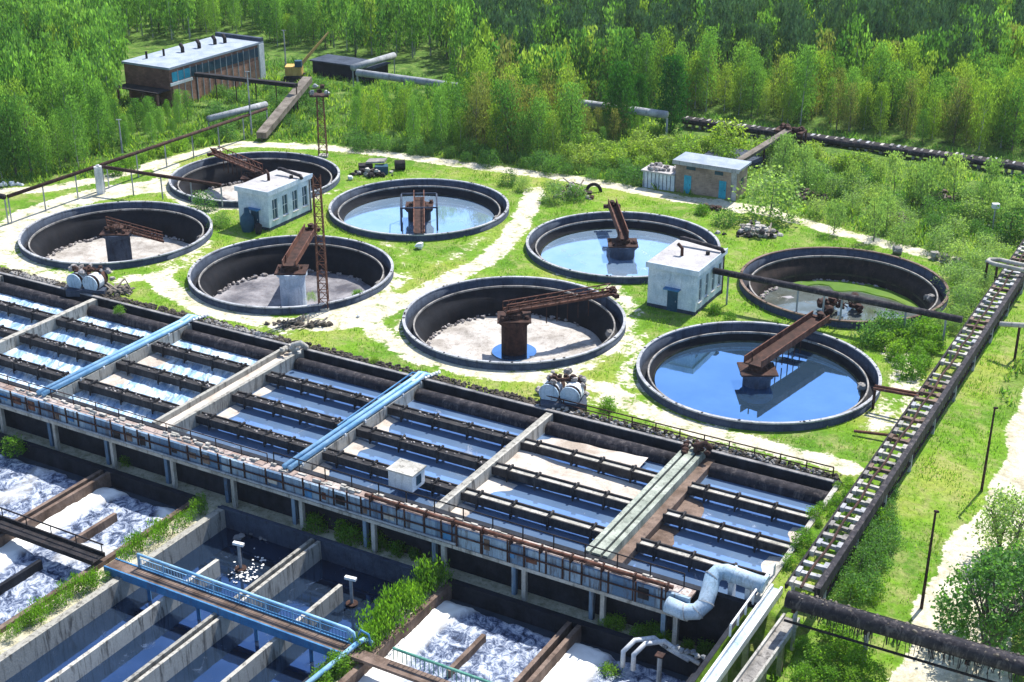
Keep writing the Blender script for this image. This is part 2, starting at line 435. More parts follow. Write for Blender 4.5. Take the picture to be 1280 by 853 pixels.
class MB:
    def __init__(self, frame=False):
        self.v = []
        self.f = []
        self.fr = frame

    def add(self, vs, fs):
        n = len(self.v)
        self.v += [tuple(p) for p in vs]
        self.f += [tuple(i + n for i in q) for q in fs]
        return self

    def box(self, x0, x1, y0, y1, z0, z1):
        vs = [(x0, y0, z0), (x1, y0, z0), (x1, y1, z0), (x0, y1, z0), (x0, y0, z1), (x1, y0, z1), (x1, y1, z1), (x0, y1, z1)]
        return self.add(vs, [(0, 3, 2, 1), (4, 5, 6, 7), (0, 1, 5, 4), (1, 2, 6, 5), (2, 3, 7, 6), (3, 0, 4, 7)])

    def beam(self, p0, p1, w, h):
        p0, p1 = Vector(p0), Vector(p1)
        d = (p1 - p0).normalized()
        up = Vector((0, 0, 1)) if abs(d.z) < 0.95 else Vector((1, 0, 0))
        s = d.cross(up).normalized() * (w / 2)
        t = s.cross(d).normalized() * (h / 2)
        vs = []
        for p in (p0, p1):
            vs += [p - s - t, p + s - t, p + s + t, p - s + t]
        return self.add(vs, [(3, 2, 1, 0), (4, 5, 6, 7), (0, 1, 5, 4), (1, 2, 6, 5), (2, 3, 7, 6), (3, 0, 4, 7)])

    def tube(self, pts, r, n=10, r1=None):
        pts = [Vector(p) for p in pts]
        k = len(pts)
        vs, fs = [], []
        prev = None
        for i, p in enumerate(pts):
            if i == 0:
                d = pts[1] - p
            elif i == k - 1:
                d = p - pts[i - 1]
            else:
                d = (pts[i + 1] - p).normalized() + (p - pts[i - 1]).normalized()
            d = d.normalized()
            if prev is None:
                up = Vector((0, 0, 1)) if abs(d.z) < 0.9 else Vector((1, 0, 0))
                s = d.cross(up).normalized()
            else:
                s = (prev - d * prev.dot(d)).normalized()
            prev = s
            t = s.cross(d)
            rr = r if r1 is None else r + (r1 - r) * i / (k - 1)
            for j in range(n):
                a = 2 * math.pi * j / n
                vs.append(p + (s * math.cos(a) + t * math.sin(a)) * rr)
        for i in range(k - 1):
            for j in range(n):
                fs.append((i * n + j, (i + 1) * n + j, (i + 1) * n + (j + 1) % n, i * n + (j + 1) % n))
        fs.append(tuple(range(n)))
        fs.append(tuple((k - 1) * n + j for j in reversed(range(n))))
        return self.add(vs, fs)

    def lathe(self, prof, cx, cy, n=96, closed=False):
        vs, fs = [], []
        k = len(prof)
        for (r, z) in prof:
            for j in range(n):
                a = 2 * math.pi * j / n
                vs.append((cx + r * math.cos(a), cy + r * math.sin(a), z))
        for i in range(k if closed else k - 1):
            i2 = (i + 1) % k
            for j in range(n):
                j2 = (j + 1) % n
                fs.append((i * n + j, i * n + j2, i2 * n + j2, i2 * n + j))
        return self.add(vs, fs)

    def disc(self, cx, cy, z, r, n=96):
        self.add([(cx + r * math.cos(2 * math.pi * j / n), cy + r * math.sin(2 * math.pi * j / n), z) for j in range(n)], [tuple(range(n))])
        return self

    def rock(self, c, r, seed, flat=0.8):
        q = random.Random(seed)
        c = Vector(c)
        rings, n = 4, 7
        vs = [c + Vector((0, 0, -r * flat))]
        for i in range(1, rings):
            ph = math.pi * i / rings
            for j in range(n):
                a = 2 * math.pi * j / n + q.uniform(-0.2, 0.2)
                rr = r * q.uniform(0.65, 1.2)
                vs.append(c + Vector((rr * math.sin(ph) * math.cos(a), rr * math.sin(ph) * math.sin(a), -rr * flat * math.cos(ph))))
        vs.append(c + Vector((0, 0, r * flat * q.uniform(0.7, 1.1))))
        fs = []
        for j in range(n):
            fs.append((0, 1 + (j + 1) % n, 1 + j))
            for i in range(rings - 2):
                fs.append((1 + i * n + j, 1 + i * n + (j + 1) % n, 1 + (i + 1) * n + (j + 1) % n, 1 + (i + 1) * n + j))
            fs.append((1 + (rings - 2) * n + j, 1 + (rings - 2) * n + (j + 1) % n, len(vs) - 1))
        return self.add(vs, fs)

    def build(self, name, mat, parent=None, smooth=False):
        vs = np.array(self.v, dtype=np.float64).reshape(-1, 3)
        if self.fr:
            x = vs[:, 0] * CA - vs[:, 1] * SA + O.x
            y = vs[:, 0] * SA + vs[:, 1] * CA + O.y
            vs = np.stack([x, y, vs[:, 2]], 1)
        if parent is not None:
            vs = vs - np.array(root_of(parent).location)
        me = bpy.data.meshes.new(name)
        me.from_pydata(vs.tolist(), [], self.f)
        me.materials.append(mat)
        if smooth:
            me.polygons.foreach_set('use_smooth', [True] * len(me.polygons))
        me.update()
        o = bpy.data.objects.new(name, me)
        COL.objects.link(o)
        if parent is not None:
            o.parent = parent
        return o


def np_mesh(name, V, F4, mat, parent=None, smooth=False):
    """V (n,3), F4 (m,4) quads -> one mesh object, quickly"""
    me = bpy.data.meshes.new(name)
    V = np.ascontiguousarray(V, dtype=np.float32)
    F4 = np.ascontiguousarray(F4, dtype=np.int32)
    me.vertices.add(len(V))
    me.vertices.foreach_set('co', V.ravel())
    me.loops.add(F4.size)
    me.loops.foreach_set('vertex_index', F4.ravel())
    me.polygons.add(len(F4))
    me.polygons.foreach_set('loop_start', np.arange(0, F4.size, 4, dtype=np.int32))
    me.polygons.foreach_set('loop_total', np.full(len(F4), 4, dtype=np.int32))
    if smooth:
        me.polygons.foreach_set('use_smooth', np.ones(len(F4), dtype=bool))
    me.update(calc_edges=True)
    me.materials.append(mat)
    o = bpy.data.objects.new(name, me)
    COL.objects.link(o)
    if parent is not None:
        o.parent = parent
    return o


def leaf_quads(P, size, elong=1.3, seed=0, up=0.35, hang=0.0):
    """random little leaf faces at the points P"""
    q = np.random.default_rng(seed)
    n = len(P)
    d = q.normal(size=(n, 3))
    d[:, 2] += up * 2
    d /= np.linalg.norm(d, axis=1)[:, None]
    e = q.normal(size=(n, 3))
    e -= d * (e * d).sum(1)[:, None]
    e /= np.linalg.norm(e, axis=1)[:, None] + 1e-9
    g = np.cross(d, e)
    if hang > 0:
        g = g * (1 - hang) + np.array([0, 0, 1.0]) * hang + q.normal(size=(n, 3)) * 0.12
        g /= np.linalg.norm(g, axis=1)[:, None] + 1e-9
        e = np.cross(g, d)
        e /= np.linalg.norm(e, axis=1)[:, None] + 1e-9
    s = size * q.uniform(0.6, 1.4, size=(n, 1))
    d1 = e * s * 0.5
    d2 = g * s * 0.5 * elong
    V = np.stack([P - d2, P + d1, P + d2, P - d1], 1).reshape(-1, 3)
    F = np.arange(4 * n).reshape(n, 4)
    return V, F


# ------------------------------------------------------------------ ground
TANKS = {  # world x, y, radius
    'A': (-40.9, 137.9, 9.75), 'B': (-29.8, 157.2, 9.8), 'C': (-21.2, 126.7, 9.8), 'D': (-10.1, 146.2, 9.8),
    'E': (0.2, 114.9, 9.9), 'F': (11.2, 134.3, 9.8), 'G': (20.0, 104.0, 9.85), 'H': (31.1, 123.3, 9.65)}

TRACKS = [  # photo trace laid on the ground, half width in metres, strength
    ([(-60, 262), (0, 240), (60, 236), (130, 224), (200, 203), (262, 188), (300, 180), (360, 182), (440, 187), (500, 195), (600, 209), (700, 221), (800, 239), (850, 249), (930, 259), (985, 272), (1040, 288), (1100, 303), (1190, 326)], 1.3, 1.0),
    ([(-30, 330), (0, 300), (40, 268), (100, 248), (150, 238), (205, 232)], 2.8, 1.0),
    ([(0, 285), (10, 320), (50, 343), (95, 352)], 1.6, 0.9),
    ([(210, 205), (205, 225), (225, 245), (262, 262)], 1.6, 0.9),
    ([(668, 238), (660, 262), (640, 295), (610, 325), (560, 350), (500, 380), (450, 402), (400, 408), (330, 402), (262, 388), (215, 365), (195, 345)], 1.3, 1.0),
    ([(400, 402), (450, 388), (490, 375)], 2.6, 1.0),
    ([(430, 400), (480, 365), (500, 345)], 1.6, 0.8),
    ([(450, 385), (470, 415), (520, 446), (600, 466), (690, 474), (760, 486), (800, 512), (880, 540), (960, 560), (1062, 584)], 1.1, 1.0),
    ([(700, 478), (745, 448), (785, 420), (790, 385), (760, 352), (700, 340)], 0.9, 0.8),
    ([(770, 490), (790, 450), (800, 420)], 0.7, 0.8),
    ([(150, 350), (200, 345), (240, 325), (255, 300)], 1.2, 0.75),
    ([(250, 410), (330, 418), (400, 408)], 1.0, 0.6),
    ([(510, 330), (500, 310), (470, 300)], 0.8, 0.5),
    ([(540, 330), (575, 318), (610, 290)], 0.9, 0.55),
    ([(1095, 530), (1128, 500), (1135, 465), (1110, 430)], 1.5, 0.75),
    ([(900, 255), (930, 262), (960, 262)], 1.6, 0.9),
    ([(780, 470), (820, 490)], 1.2, 0.7),
    ([(690, 480), (720, 500), (755, 500)], 1.6, 0.62),
]
RINGS = {'A': 0.7, 'B': 0.9, 'C': 0.42, 'D': 0.3, 'E': 0.68, 'F': 0.45, 'G': 0.46, 'H': 0.25}


def lines(lo, hi, step, outer):
    mid = np.arange(lo, hi + step * 0.5, step)
    left = [lo - d for d in reversed(outer)]
    right = [hi + d for d in outer]
    return np.array(left + list(mid) + right)


outer = [2, 5, 9, 14, 20, 28, 38, 50, 70, 100, 150, 250, 450, 900, 1800, 3600]
ga = lines(-125, 40, 0.5, outer)
gb = lines(-40, 90, 0.5, outer)


def ground_fields(X, Y):
    dirt = np.zeros_like(X)
    for pts, hw, st in TRACKS:
        w = [at(*p) for p in pts]
        for p, q in zip(w[:-1], w[1:]):
            dx, dy = q.x - p.x, q.y - p.y
            t = np.clip(((X - p.x) * dx + (Y - p.y) * dy) / (dx * dx + dy * dy), 0, 1)
            d = np.hypot(X - p.x - t * dx, Y - p.y - t * dy)
            dirt = np.maximum(dirt, st * np.clip(1 - (d - hw * 0.72) / 1.0, 0, 1))
    for k, (cx, cy, r) in TANKS.items():
        d = np.hypot(X - cx, Y - cy) - r
        ang2 = np.arctan2(Y - cy, X - cx)
        wgt = 0.72 + 0.28 * np.cos(ang2 - math.radians(235))
        dirt = np.maximum(dirt, RINGS[k] * wgt * np.clip(1 - (d - 0.75) / 1.2, 0, 1) * (d > -1))
    a = (X - O.x) * CA + (Y - O.y) * SA
    b = -(X - O.x) * SA + (Y - O.y) * CA
    # gravel road on the right
    e = 11.9 + 0.45 * np.sin(b * 0.23) + 0.25 * np.sin(b * 0.71)
    d = np.abs(a - e) - 2.6 - 0.012 * np.clip(b, 0, 60)
    dirt = np.maximum(dirt, np.clip(1.25 - d / 0.6, 0, 1.3) * (b < 75))
    # wild ground past the top road
    top = np.array([at(*p)[:2] for p in TRACKS[0][0]])
    yt = np.interp(X, top[:, 0], top[:, 1])
    wild = np.clip((Y - yt) / 6.0, 0, 1)
    wild = np.where((a > 6.5) & (b > 14), np.maximum(wild, np.clip((b - 14) / 18, 0, 0.6)), wild)
    wild = np.maximum(wild, np.clip((a - 14) / 3, 0, 0.5) * (b < 75))
    return dirt, wild, a, b


nA, nB = len(ga), len(gb)
AA, BB = np.meshgrid(ga, gb, indexing='ij')
X = AA * CA - BB * SA + O.x
Y = AA * SA + BB * CA + O.y
drop = np.zeros((nA - 1, nB - 1), bool)
for k, (cx, cy, r) in TANKS.items():          # snap the sheet to each tank wall
    rr = r - 0.12
    d = np.hypot(X - cx, Y - cy)
    near = np.abs(d - rr) < 0.36
    X = np.where(near, cx + (X - cx) * rr / d, X)
    Y = np.where(near, cy + (Y - cy) * rr / d, Y)
Xc = (X[:-1, :-1] + X[1:, 1:] + X[:-1, 1:] + X[1:, :-1]) / 4
Yc = (Y[:-1, :-1] + Y[1:, 1:] + Y[:-1, 1:] + Y[1:, :-1]) / 4
for k, (cx, cy, r) in TANKS.items():
    drop |= np.hypot(Xc - cx, Yc - cy) < r - 0.2
aC = (ga[:-1, None] + ga[1:, None]) / 2 + 0 * gb[None, 1:]
bC = (gb[None, :-1] + gb[None, 1:]) / 2 + 0 * ga[1:, None]
drop |= (aC > -96) & (aC < 0) & (bC < 0) & (bC > -17)
drop |= (aC > -96) & (aC < 0) & (bC < -16) & (bC > -52)
dirt, wild, fa, fb = ground_fields(X, Y)
Z = 0.16 * np.sin(X * 0.31 + 1.7) * np.sin(Y * 0.27) + 0.12 * np.sin(X * 0.11 - Y * 0.17)
Z = Z * np.clip(wild, 0, 1) + 0.05 * np.sin(X * 0.9) * np.sin(Y * 0.8) * (wild > 0.2)
Z = np.where((fa > 0.2) & (fa < 3.7) & (fb < -17.2), -2.6, Z)  # ditch added beside the flumes so the walls throw shade on its ground
Z = np.where((fa > 4.8) & (fb < 60), Z - 0.6 * np.clip((fa - 4.8) / 5, 0, 1), Z)
V = np.stack([X, Y, Z], -1).reshape(-1, 3)
idx = np.arange(nA * nB).reshape(nA, nB)
Q = np.stack([idx[:-1, :-1], idx[1:, :-1], idx[1:, 1:], idx[:-1, 1:]], -1)
dc = (dirt[:-1, :-1] + dirt[1:, 1:]) / 2


def sheet(name, mask, mat):
    q = Q[mask]
    used, inv = np.unique(q.ravel(), return_inverse=True)
    o = np_mesh(name, V[used], inv.reshape(-1, 4), mat, smooth=True)
    for an, arr in (('dirt', dirt), ('wild', wild)):
        at_ = o.data.attributes.new(an, 'FLOAT', 'POINT')
        at_.data.foreach_set('value', arr.reshape(-1)[used].astype(np.float32))
    return tag(o, kind='structure')


isroad = (fa[:-1, :-1] > 7.5) & (dc > 0.5)
ispath = (dc > 0.5) & ~isroad
sheet('ground', ~drop & ~isroad & ~ispath, M['ground'])
sheet('path', ~drop & ispath, M['path'])
sheet('road', ~drop & isroad, M['path'])
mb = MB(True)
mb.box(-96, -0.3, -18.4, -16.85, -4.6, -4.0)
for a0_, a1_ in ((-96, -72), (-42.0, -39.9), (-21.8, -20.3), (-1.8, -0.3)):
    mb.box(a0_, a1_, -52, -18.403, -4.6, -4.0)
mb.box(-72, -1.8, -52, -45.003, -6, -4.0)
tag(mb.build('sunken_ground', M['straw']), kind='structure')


# ------------------------------------------------------------------ the eight settling tanks
SIDE = {
    'A': ('far left settling tank with pale dried sediment and a slumped scraper arm', -2.6, 'dry'),
    'B': ('rearmost settling tank behind the small blue-white pump house and the left lattice mast', -2.5, 'dry'),
    'C': ('settling tank with damp grey floor and bluish centre column by the front lattice mast', -2.6, 'damp'),
    'D': ('settling tank of pale blue water behind the tracks, its scraper bridge pointing at the viewer', -0.9, 'milky'),
    'E': ('middle settling tank with pale dry floor and long rusty scraper arm', -2.5, 'dry'),
    'F': ('settling tank of brown and blue water behind the right pump house', -0.8, 'mid'),
    'G': ('brimming settling tank of deep blue water nearest the viewer, right of the twin pipe ends', -0.65, 'full'),
    'H': ('abandoned weedy settling tank at the right, crossed by the black overhead pipe', -2.3, 'weedy')}
ARM = {'A': ((205, 306), -1.4), 'B': ((268, 192), 1.2), 'C': ((389, 287), 1.6), 'D': ((524, 292), 0.9), 'E': ((766, 367), 1.3), 'F': ((765, 258), 1.6), 'G': ((1026, 399), 1.5)}


def tank(k):
    cx, cy, R = TANKS[k]
    lab, lev, sort = SIDE[k]
    t = thing('settling_tank', lab, 'settling tank', (cx, cy, 0), 'round settling tanks')
    bot = -3.4
    rim = 0.72
    # outer channel wall with its pale coping
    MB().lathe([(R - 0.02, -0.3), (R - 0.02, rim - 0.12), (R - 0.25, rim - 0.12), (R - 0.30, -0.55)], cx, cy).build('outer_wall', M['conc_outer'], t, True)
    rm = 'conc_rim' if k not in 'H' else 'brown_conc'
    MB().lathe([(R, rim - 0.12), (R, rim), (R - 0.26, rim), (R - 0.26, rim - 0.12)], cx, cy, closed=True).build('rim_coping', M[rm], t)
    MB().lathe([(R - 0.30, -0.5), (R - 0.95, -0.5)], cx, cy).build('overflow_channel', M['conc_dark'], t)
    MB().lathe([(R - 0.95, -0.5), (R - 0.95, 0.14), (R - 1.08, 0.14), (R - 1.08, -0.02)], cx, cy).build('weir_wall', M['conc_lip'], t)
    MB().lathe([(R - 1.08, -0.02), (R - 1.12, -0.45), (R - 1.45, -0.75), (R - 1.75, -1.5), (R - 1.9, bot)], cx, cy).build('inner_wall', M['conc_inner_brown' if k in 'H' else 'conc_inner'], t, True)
    tz = max(lev + 0.12, -1.45)
    tr_ = (R - 1.45) - (0.3 * (-0.75 - tz) / 0.75 if tz < -0.75 else 0) - 0.012
    if sort not in ('dry', 'damp'):
        MB().lathe([(tr_, tz), (tr_ - 0.02, tz - 0.16)], cx, cy).build('tide_mark', M['algae'], t)
    cr_ = MB()
    qq = random.Random(ord(k) * 5)
    for i in range(26):                      # chips and lumps on the rim
        a_ = qq.uniform(0, 6.28)
        cr_.rock((cx + (R - 0.12) * math.cos(a_), cy + (R - 0.12) * math.sin(a_), rim + 0.0), qq.uniform(0.05, 0.14), i, 0.5)
    cr_.build('sludge_crust', M['conc_dark'], t)
    if sort in ('dry', 'damp', 'weedy'):
        n, rings = 72, 16
        vs, fs = [], []
        rf = R - 1.75
        for i in range(rings + 1):
            r = rf * i / rings
            for j in range(n):
                a = 2 * math.pi * j / n
                x, y = cx + r * math.cos(a), cy + r * math.sin(a)
                z = lev - 0.5 * (1 - i / rings) ** 2 + 0.22 * mnoise.noise(Vector((x * 0.35, y * 0.35, 3))) + 0.08 * mnoise.noise(Vector((x * 1.6, y * 1.6, 9)))
                vs.append((x, y, z))
        for i in range(rings):
            for j in range(n):
                fs.append((i * n + j, i * n + (j + 1) % n, (i + 1) * n + (j + 1) % n, (i + 1) * n + j))
        MB().add(vs, fs).build('tank_floor', M['sediment' if sort == 'dry' else 'sediment_dark'], t, True)
        # pebbly crust left on the foot of the wall
        mbp = MB()
        q = random.Random(ord(k))
        for i in range(70):
            a = math.radians(q.uniform(40, 190))
            r = rf - q.uniform(0.0, 0.5)
            mbp.rock((cx + r * math.cos(a), cy + r * math.sin(a), lev + 0.15), q.uniform(0.1, 0.24), i, 0.7)
        mbp.build('sludge_crust', M['rubble'], t)
    else:
        MB().lathe([(R - 1.6, bot), (0.01, bot)], cx, cy).build('tank_floor', M['conc_dark'], t)
        mm = {'milky': 'water_milky', 'mid': 'water_milky', 'full': 'water_tank'}[sort]
        w = MB().disc(cx, cy, lev, R - 1.56).build('water', M[mm])
        tag(w, kind='structure')
    # small wedge of silt lying against the wall where the scraper stopped
    if k in 'DGEHCA':
        a0 = math.radians(-8 if k != 'A' else 5)
        mbp = MB()
        for i in range(9):
            a = a0 + i * 0.03
            mbp.rock((cx + (R - 1.35) * math.cos(a), cy + (R - 1.35) * math.sin(a), -0.55 - 0.1 * i), 0.42, i + 40, 1.1)
        mbp.build('silt_wedge', M['conc_lip'], t)
    # centre column
    if k != 'H':
        top = 0.55
        w = 1.15 if k in 'EG' else 1.25
        col = 'rust_dark' if k in 'EB' else ('conc_dark' if k == 'D' else 'conc_outer')
        MB().lathe([(w, bot + 0.2), (w, top - 0.5), (w + 0.25, top - 0.4), (w + 0.25, top), (0.02, top)], cx, cy, 20).build('centre_column', M[col if k != 'C' else 'wall_blue'], t)
        hb = MB()
        hb.box(cx - 1.5, cx + 1.5, cy - 1.3, cy + 1.3, top, top + 0.12)
        hb.lathe([(0.75, top + 0.1), (0.75, top + 0.5), (0.4, top + 0.75), (0.02, top + 0.75)], cx, cy, 14)
        q = random.Random(3 * ord(k))
        for i in range(10):
            hb.rock((cx + q.uniform(-1.3, 1.3), cy + q.uniform(-1.1, 1.1), top + 0.25), q.uniform(0.12, 0.34), i + ord(k), 0.9)
        hb.tube([(cx - 0.5, cy, top + 0.6), (cx - 0.5, cy, top + 1.6)], 0.06, 6)
        hb.build('pivot_head', M['rust_dark'], t)
    if k == 'E':
        w = MB().lathe([(2.0, -2.72), (2.0, -2.66), (0.02, -2.66)], cx, cy, 40).build('water', M['water_tank'])
        tag(w, kind='structure')
    return t


def arm(k):
    cx, cy, R = TANKS[k]
    (px, py), z1 = ARM[k]
    z0 = 1.0
    e = at(px, py, z1)
    if k == 'A':
        e.z = -1.0
    c = Vector((cx, cy, z0))
    d = Vector((e.x - cx, e.y - cy, 0)).normalized()
    s = Vector((-d.y, d.x, 0))
    labs = {'A': 'rusty scraper arm slumped from the column onto the pale floor of the far left tank',
            'B': 'dark rusty scraper arm over the rearmost tank behind the pump house',
            'C': 'upward tilted rusty scraper arm on the pale column beside the front lattice mast',
            'D': 'scraper bridge with square blue frame pointing at the viewer over pale blue water',
            'E': 'long rusty scraper arm reaching right to the rim of the middle dry tank',
            'F': 'pale rusty scraper arm leaning back from its block behind the right pump house',
            'G': 'broad rusty scraper arm rising right above the deep blue water of the nearest tank'}
    t = thing('scraper_bridge', labs[k], 'scraper bridge', (cx, cy, z0), 'rusty scraper bridges of the tanks')
    w = {'G': 0.75, 'C': 0.6, 'E': 0.4, 'F': 0.38}.get(k, 0.5)
    st = c - d * 0.9 + Vector((0, 0, 0.3))
    en = e.copy()
    dk = MB()
    dk.beam(st, en, 2 * w, 0.1)
    dk.build('deck', M['rust_dark'], t)
    hgt = 0.55 if k in 'GC' else 0.8
    for sg in (-1, 1):
        tr = MB()
        o_ = s * (w + 0.04) * sg
        up = Vector((0, 0, hgt))
        tr.beam(st + o_ + Vector((0, 0, 0.1)), en + o_ + Vector((0, 0, 0.1)), 0.1, 0.2)
        tr.beam(st + o_ + up, en + o_ + up, 0.09, 0.09)
        n = 9
        if k in 'GCF':
            tr.beam(st + o_ + up * 0.5, en + o_ + up * 0.5, 0.06, hgt * 0.95)
        for i in range(n):
            p = st.lerp(en, i / n) + o_
            q = st.lerp(en, (i + 1) / n) + o_
            tr.beam(p, p + up, 0.06, 0.06)
            tr.beam(p, q + up, 0.05, 0.05)
        tr.build('side_truss', M['rust'], t)
    if k not in 'AD':
        ec = MB()
        ec.beam(en - s * 0.9, en + s * 0.9, 0.4, 0.35)
        ec.rock(en + Vector((0, 0, 0.3)), 0.45, 5)
        ec.build('end_carriage', M['rust_dark'], t)
    if k == 'D':
        fr = MB()
        pr = [c + d * 1 - s * 1.9, c + d * 1 + s * 1.9]
        for sg in (-1, 1):
            b0 = c + s * 1.9 * sg + d * 0.2
            fr.tube([b0 + Vector((0, 0, -1.6)), b0 + Vector((0, 0, 1.0)), b0 + d * 4.6 + Vector((0, 0, 1.0)), b0 + d * 4.6 + Vector((0, 0, -1.6))], 0.1, 6)
        fr.tube([c - s * 1.9 + Vector((0, 0, 1.0)), c + s * 1.9 + Vector((0, 0, 1.0))], 0.1, 6)
        fr.tube([c - s * 1.9 + d * 4.6 + Vector((0, 0, .9)), c + s * 1.9 + d * 4.6 + Vector((0, 0, .9))], 0.1, 6)
        fr.build('stirring_frame', M['conc_outer'], t)
    # underslung scraper blades
    if k in 'EGB':
        for i in range(3, 8):
            p = c + d * (i * 1.05)
            MB().tube([p, p + Vector((0, 0, -1.5))], 0.05, 5).build('scraper_strut', M['rust_dark'], t)
    return t


for k in TANKS:
    tank(k)
for k in ARM:
    arm(k)

# abandoned tank: water pool, moss and a heap on the old pivot
cx, cy, R = TANKS['H']
w = MB().disc(cx, cy, -2.2, R - 1.9).build('water', M['water_weedy'])
tag(w, kind='structure')
q = random.Random(4)
moss = MB()
rf = R - 1.95
n = 60
vs, fs = [], []
for i in range(n + 1):
    x = -rf * 0.99 + 2 * rf * 0.99 * i / n
    y1 = math.sqrt(max(rf * rf - x * x, 0))
    y0 = y1 - (2.6 if x > 0.5 else (1.3 if x > -4 else 0.1)) - 0.5 * mnoise.noise(Vector((x * 0.5, 0, 0)))
    for j in range(6):
        vs.append((cx + x, cy + y0 + (y1 - y0) * j / 5, -2.12 + 0.08 * mnoise.noise(Vector((x, j, 2)))))
for i in range(n):
    for j in range(5):
        fs.append((i * 6 + j, (i + 1) * 6 + j, (i + 1) * 6 + j + 1, i * 6 + j + 1))
moss.add(vs, fs)
tag(moss.build('moss', M['leaf_bright']), 'bright green moss on the floor of the abandoned tank', 'moss', kind='stuff')
hp = MB()
for i in range(22):
    hp.rock((cx + q.uniform(-2, 2), cy + q.uniform(-1.2, 1.2), -2.0 + q.uniform(0, 0.9)), q.uniform(0.2, 0.6), i)
for i in range(7):
    p = Vector((cx + q.uniform(-1.4, 1.4), cy + q.uniform(-1, 1), -1.6))
    hp.beam(p, p + Vector((q.uniform(-1.2, 1.2), q.uniform(-1, 1), q.uniform(0.5, 1.5))), 0.1, 0.1)
tag(hp.build('scrap_heap', M['rust_dark']), 'dark scrap heap on the mossy floor of the abandoned tank', 'scrap heap')

# ------------------------------------------------------------------ long aeration basin
LEFT = -95.0
t = thing('aeration_basin', 'long rectangular aeration basin split into parallel lanes in the foreground', 'aeration basin', L(-45, -8.5))
BAS = t
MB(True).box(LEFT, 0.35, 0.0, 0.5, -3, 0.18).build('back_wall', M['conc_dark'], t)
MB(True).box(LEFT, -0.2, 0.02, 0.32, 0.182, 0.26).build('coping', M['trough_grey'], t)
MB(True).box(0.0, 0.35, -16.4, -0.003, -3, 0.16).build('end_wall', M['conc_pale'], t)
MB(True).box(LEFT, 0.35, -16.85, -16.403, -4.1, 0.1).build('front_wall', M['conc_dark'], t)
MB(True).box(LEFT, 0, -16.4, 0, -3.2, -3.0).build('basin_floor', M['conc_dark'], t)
DIV = [(-82.5, 'thin'), (-70.2, 'thin'), (-59.3, 'blue'), (-47.2, 'double'), (-34.9, 'blue'), (-22.6, 'thin'), (-10.5, 'walk')]
for a, kd in DIV:
    if kd == 'thin':
        MB(True).box(a - 0.28, a + 0.28, -16.4, -0.003, -3, 0.12).build('divider_wall', M['conc_cream'], t)
    elif kd == 'blue':
        MB(True).box(a - 0.2, a + 0.7, -16.4, -0.003, -3, 0.06).build('divider_wall', M['conc_cream'], t)
    elif kd == 'double':
        for s_ in (-0.95, 0.65):
            MB(True).box(a + s_, a + s_ + 0.32, -16.4, -0.003, -3, 0.22).build('divider_wall', M['conc_cream'], t)
        MB(True).box(a - 0.62, a + 0.64, -16.4, -0.003, -3, -0.22).build('channel_floor', M['silt'], t)
    else:
        for s0_, s1_ in ((-0.85, -0.5), (-0.32, 0.28), (0.46, 0.8)):
            MB(True).box(a + s0_, a + s1_, -16.4, -0.003, -3, 0.25).build('divider_wall', M['conc_green'], t)
        for s0_, s1_ in ((-0.497, -0.323), (0.283, 0.457)):
            MB(True).box(a + s0_, a + s1_, -16.4, -0.01, -3, -0.1).build('channel_floor', M['conc_dark'], t)
        mbx = MB(True)
        mbx.box(a + 0.803, a + 1.55, -16.4, -0.01, -3, -0.35)
        mbx.build('ledge', M['brown_conc'], t)
edges = [LEFT] + [a for a, _ in DIV] + [0.0]
kinds = ['e'] + [kd for _, kd in DIV] + ['e']
offL = {'thin': 0.28, 'blue': 0.7, 'double': 0.97, 'walk': 1.55, 'e': 0.0}
offR = {'thin': 0.28, 'blue': 0.2, 'double': 0.95, 'walk': 0.95, 'e': 0.0}
WZ = -0.95
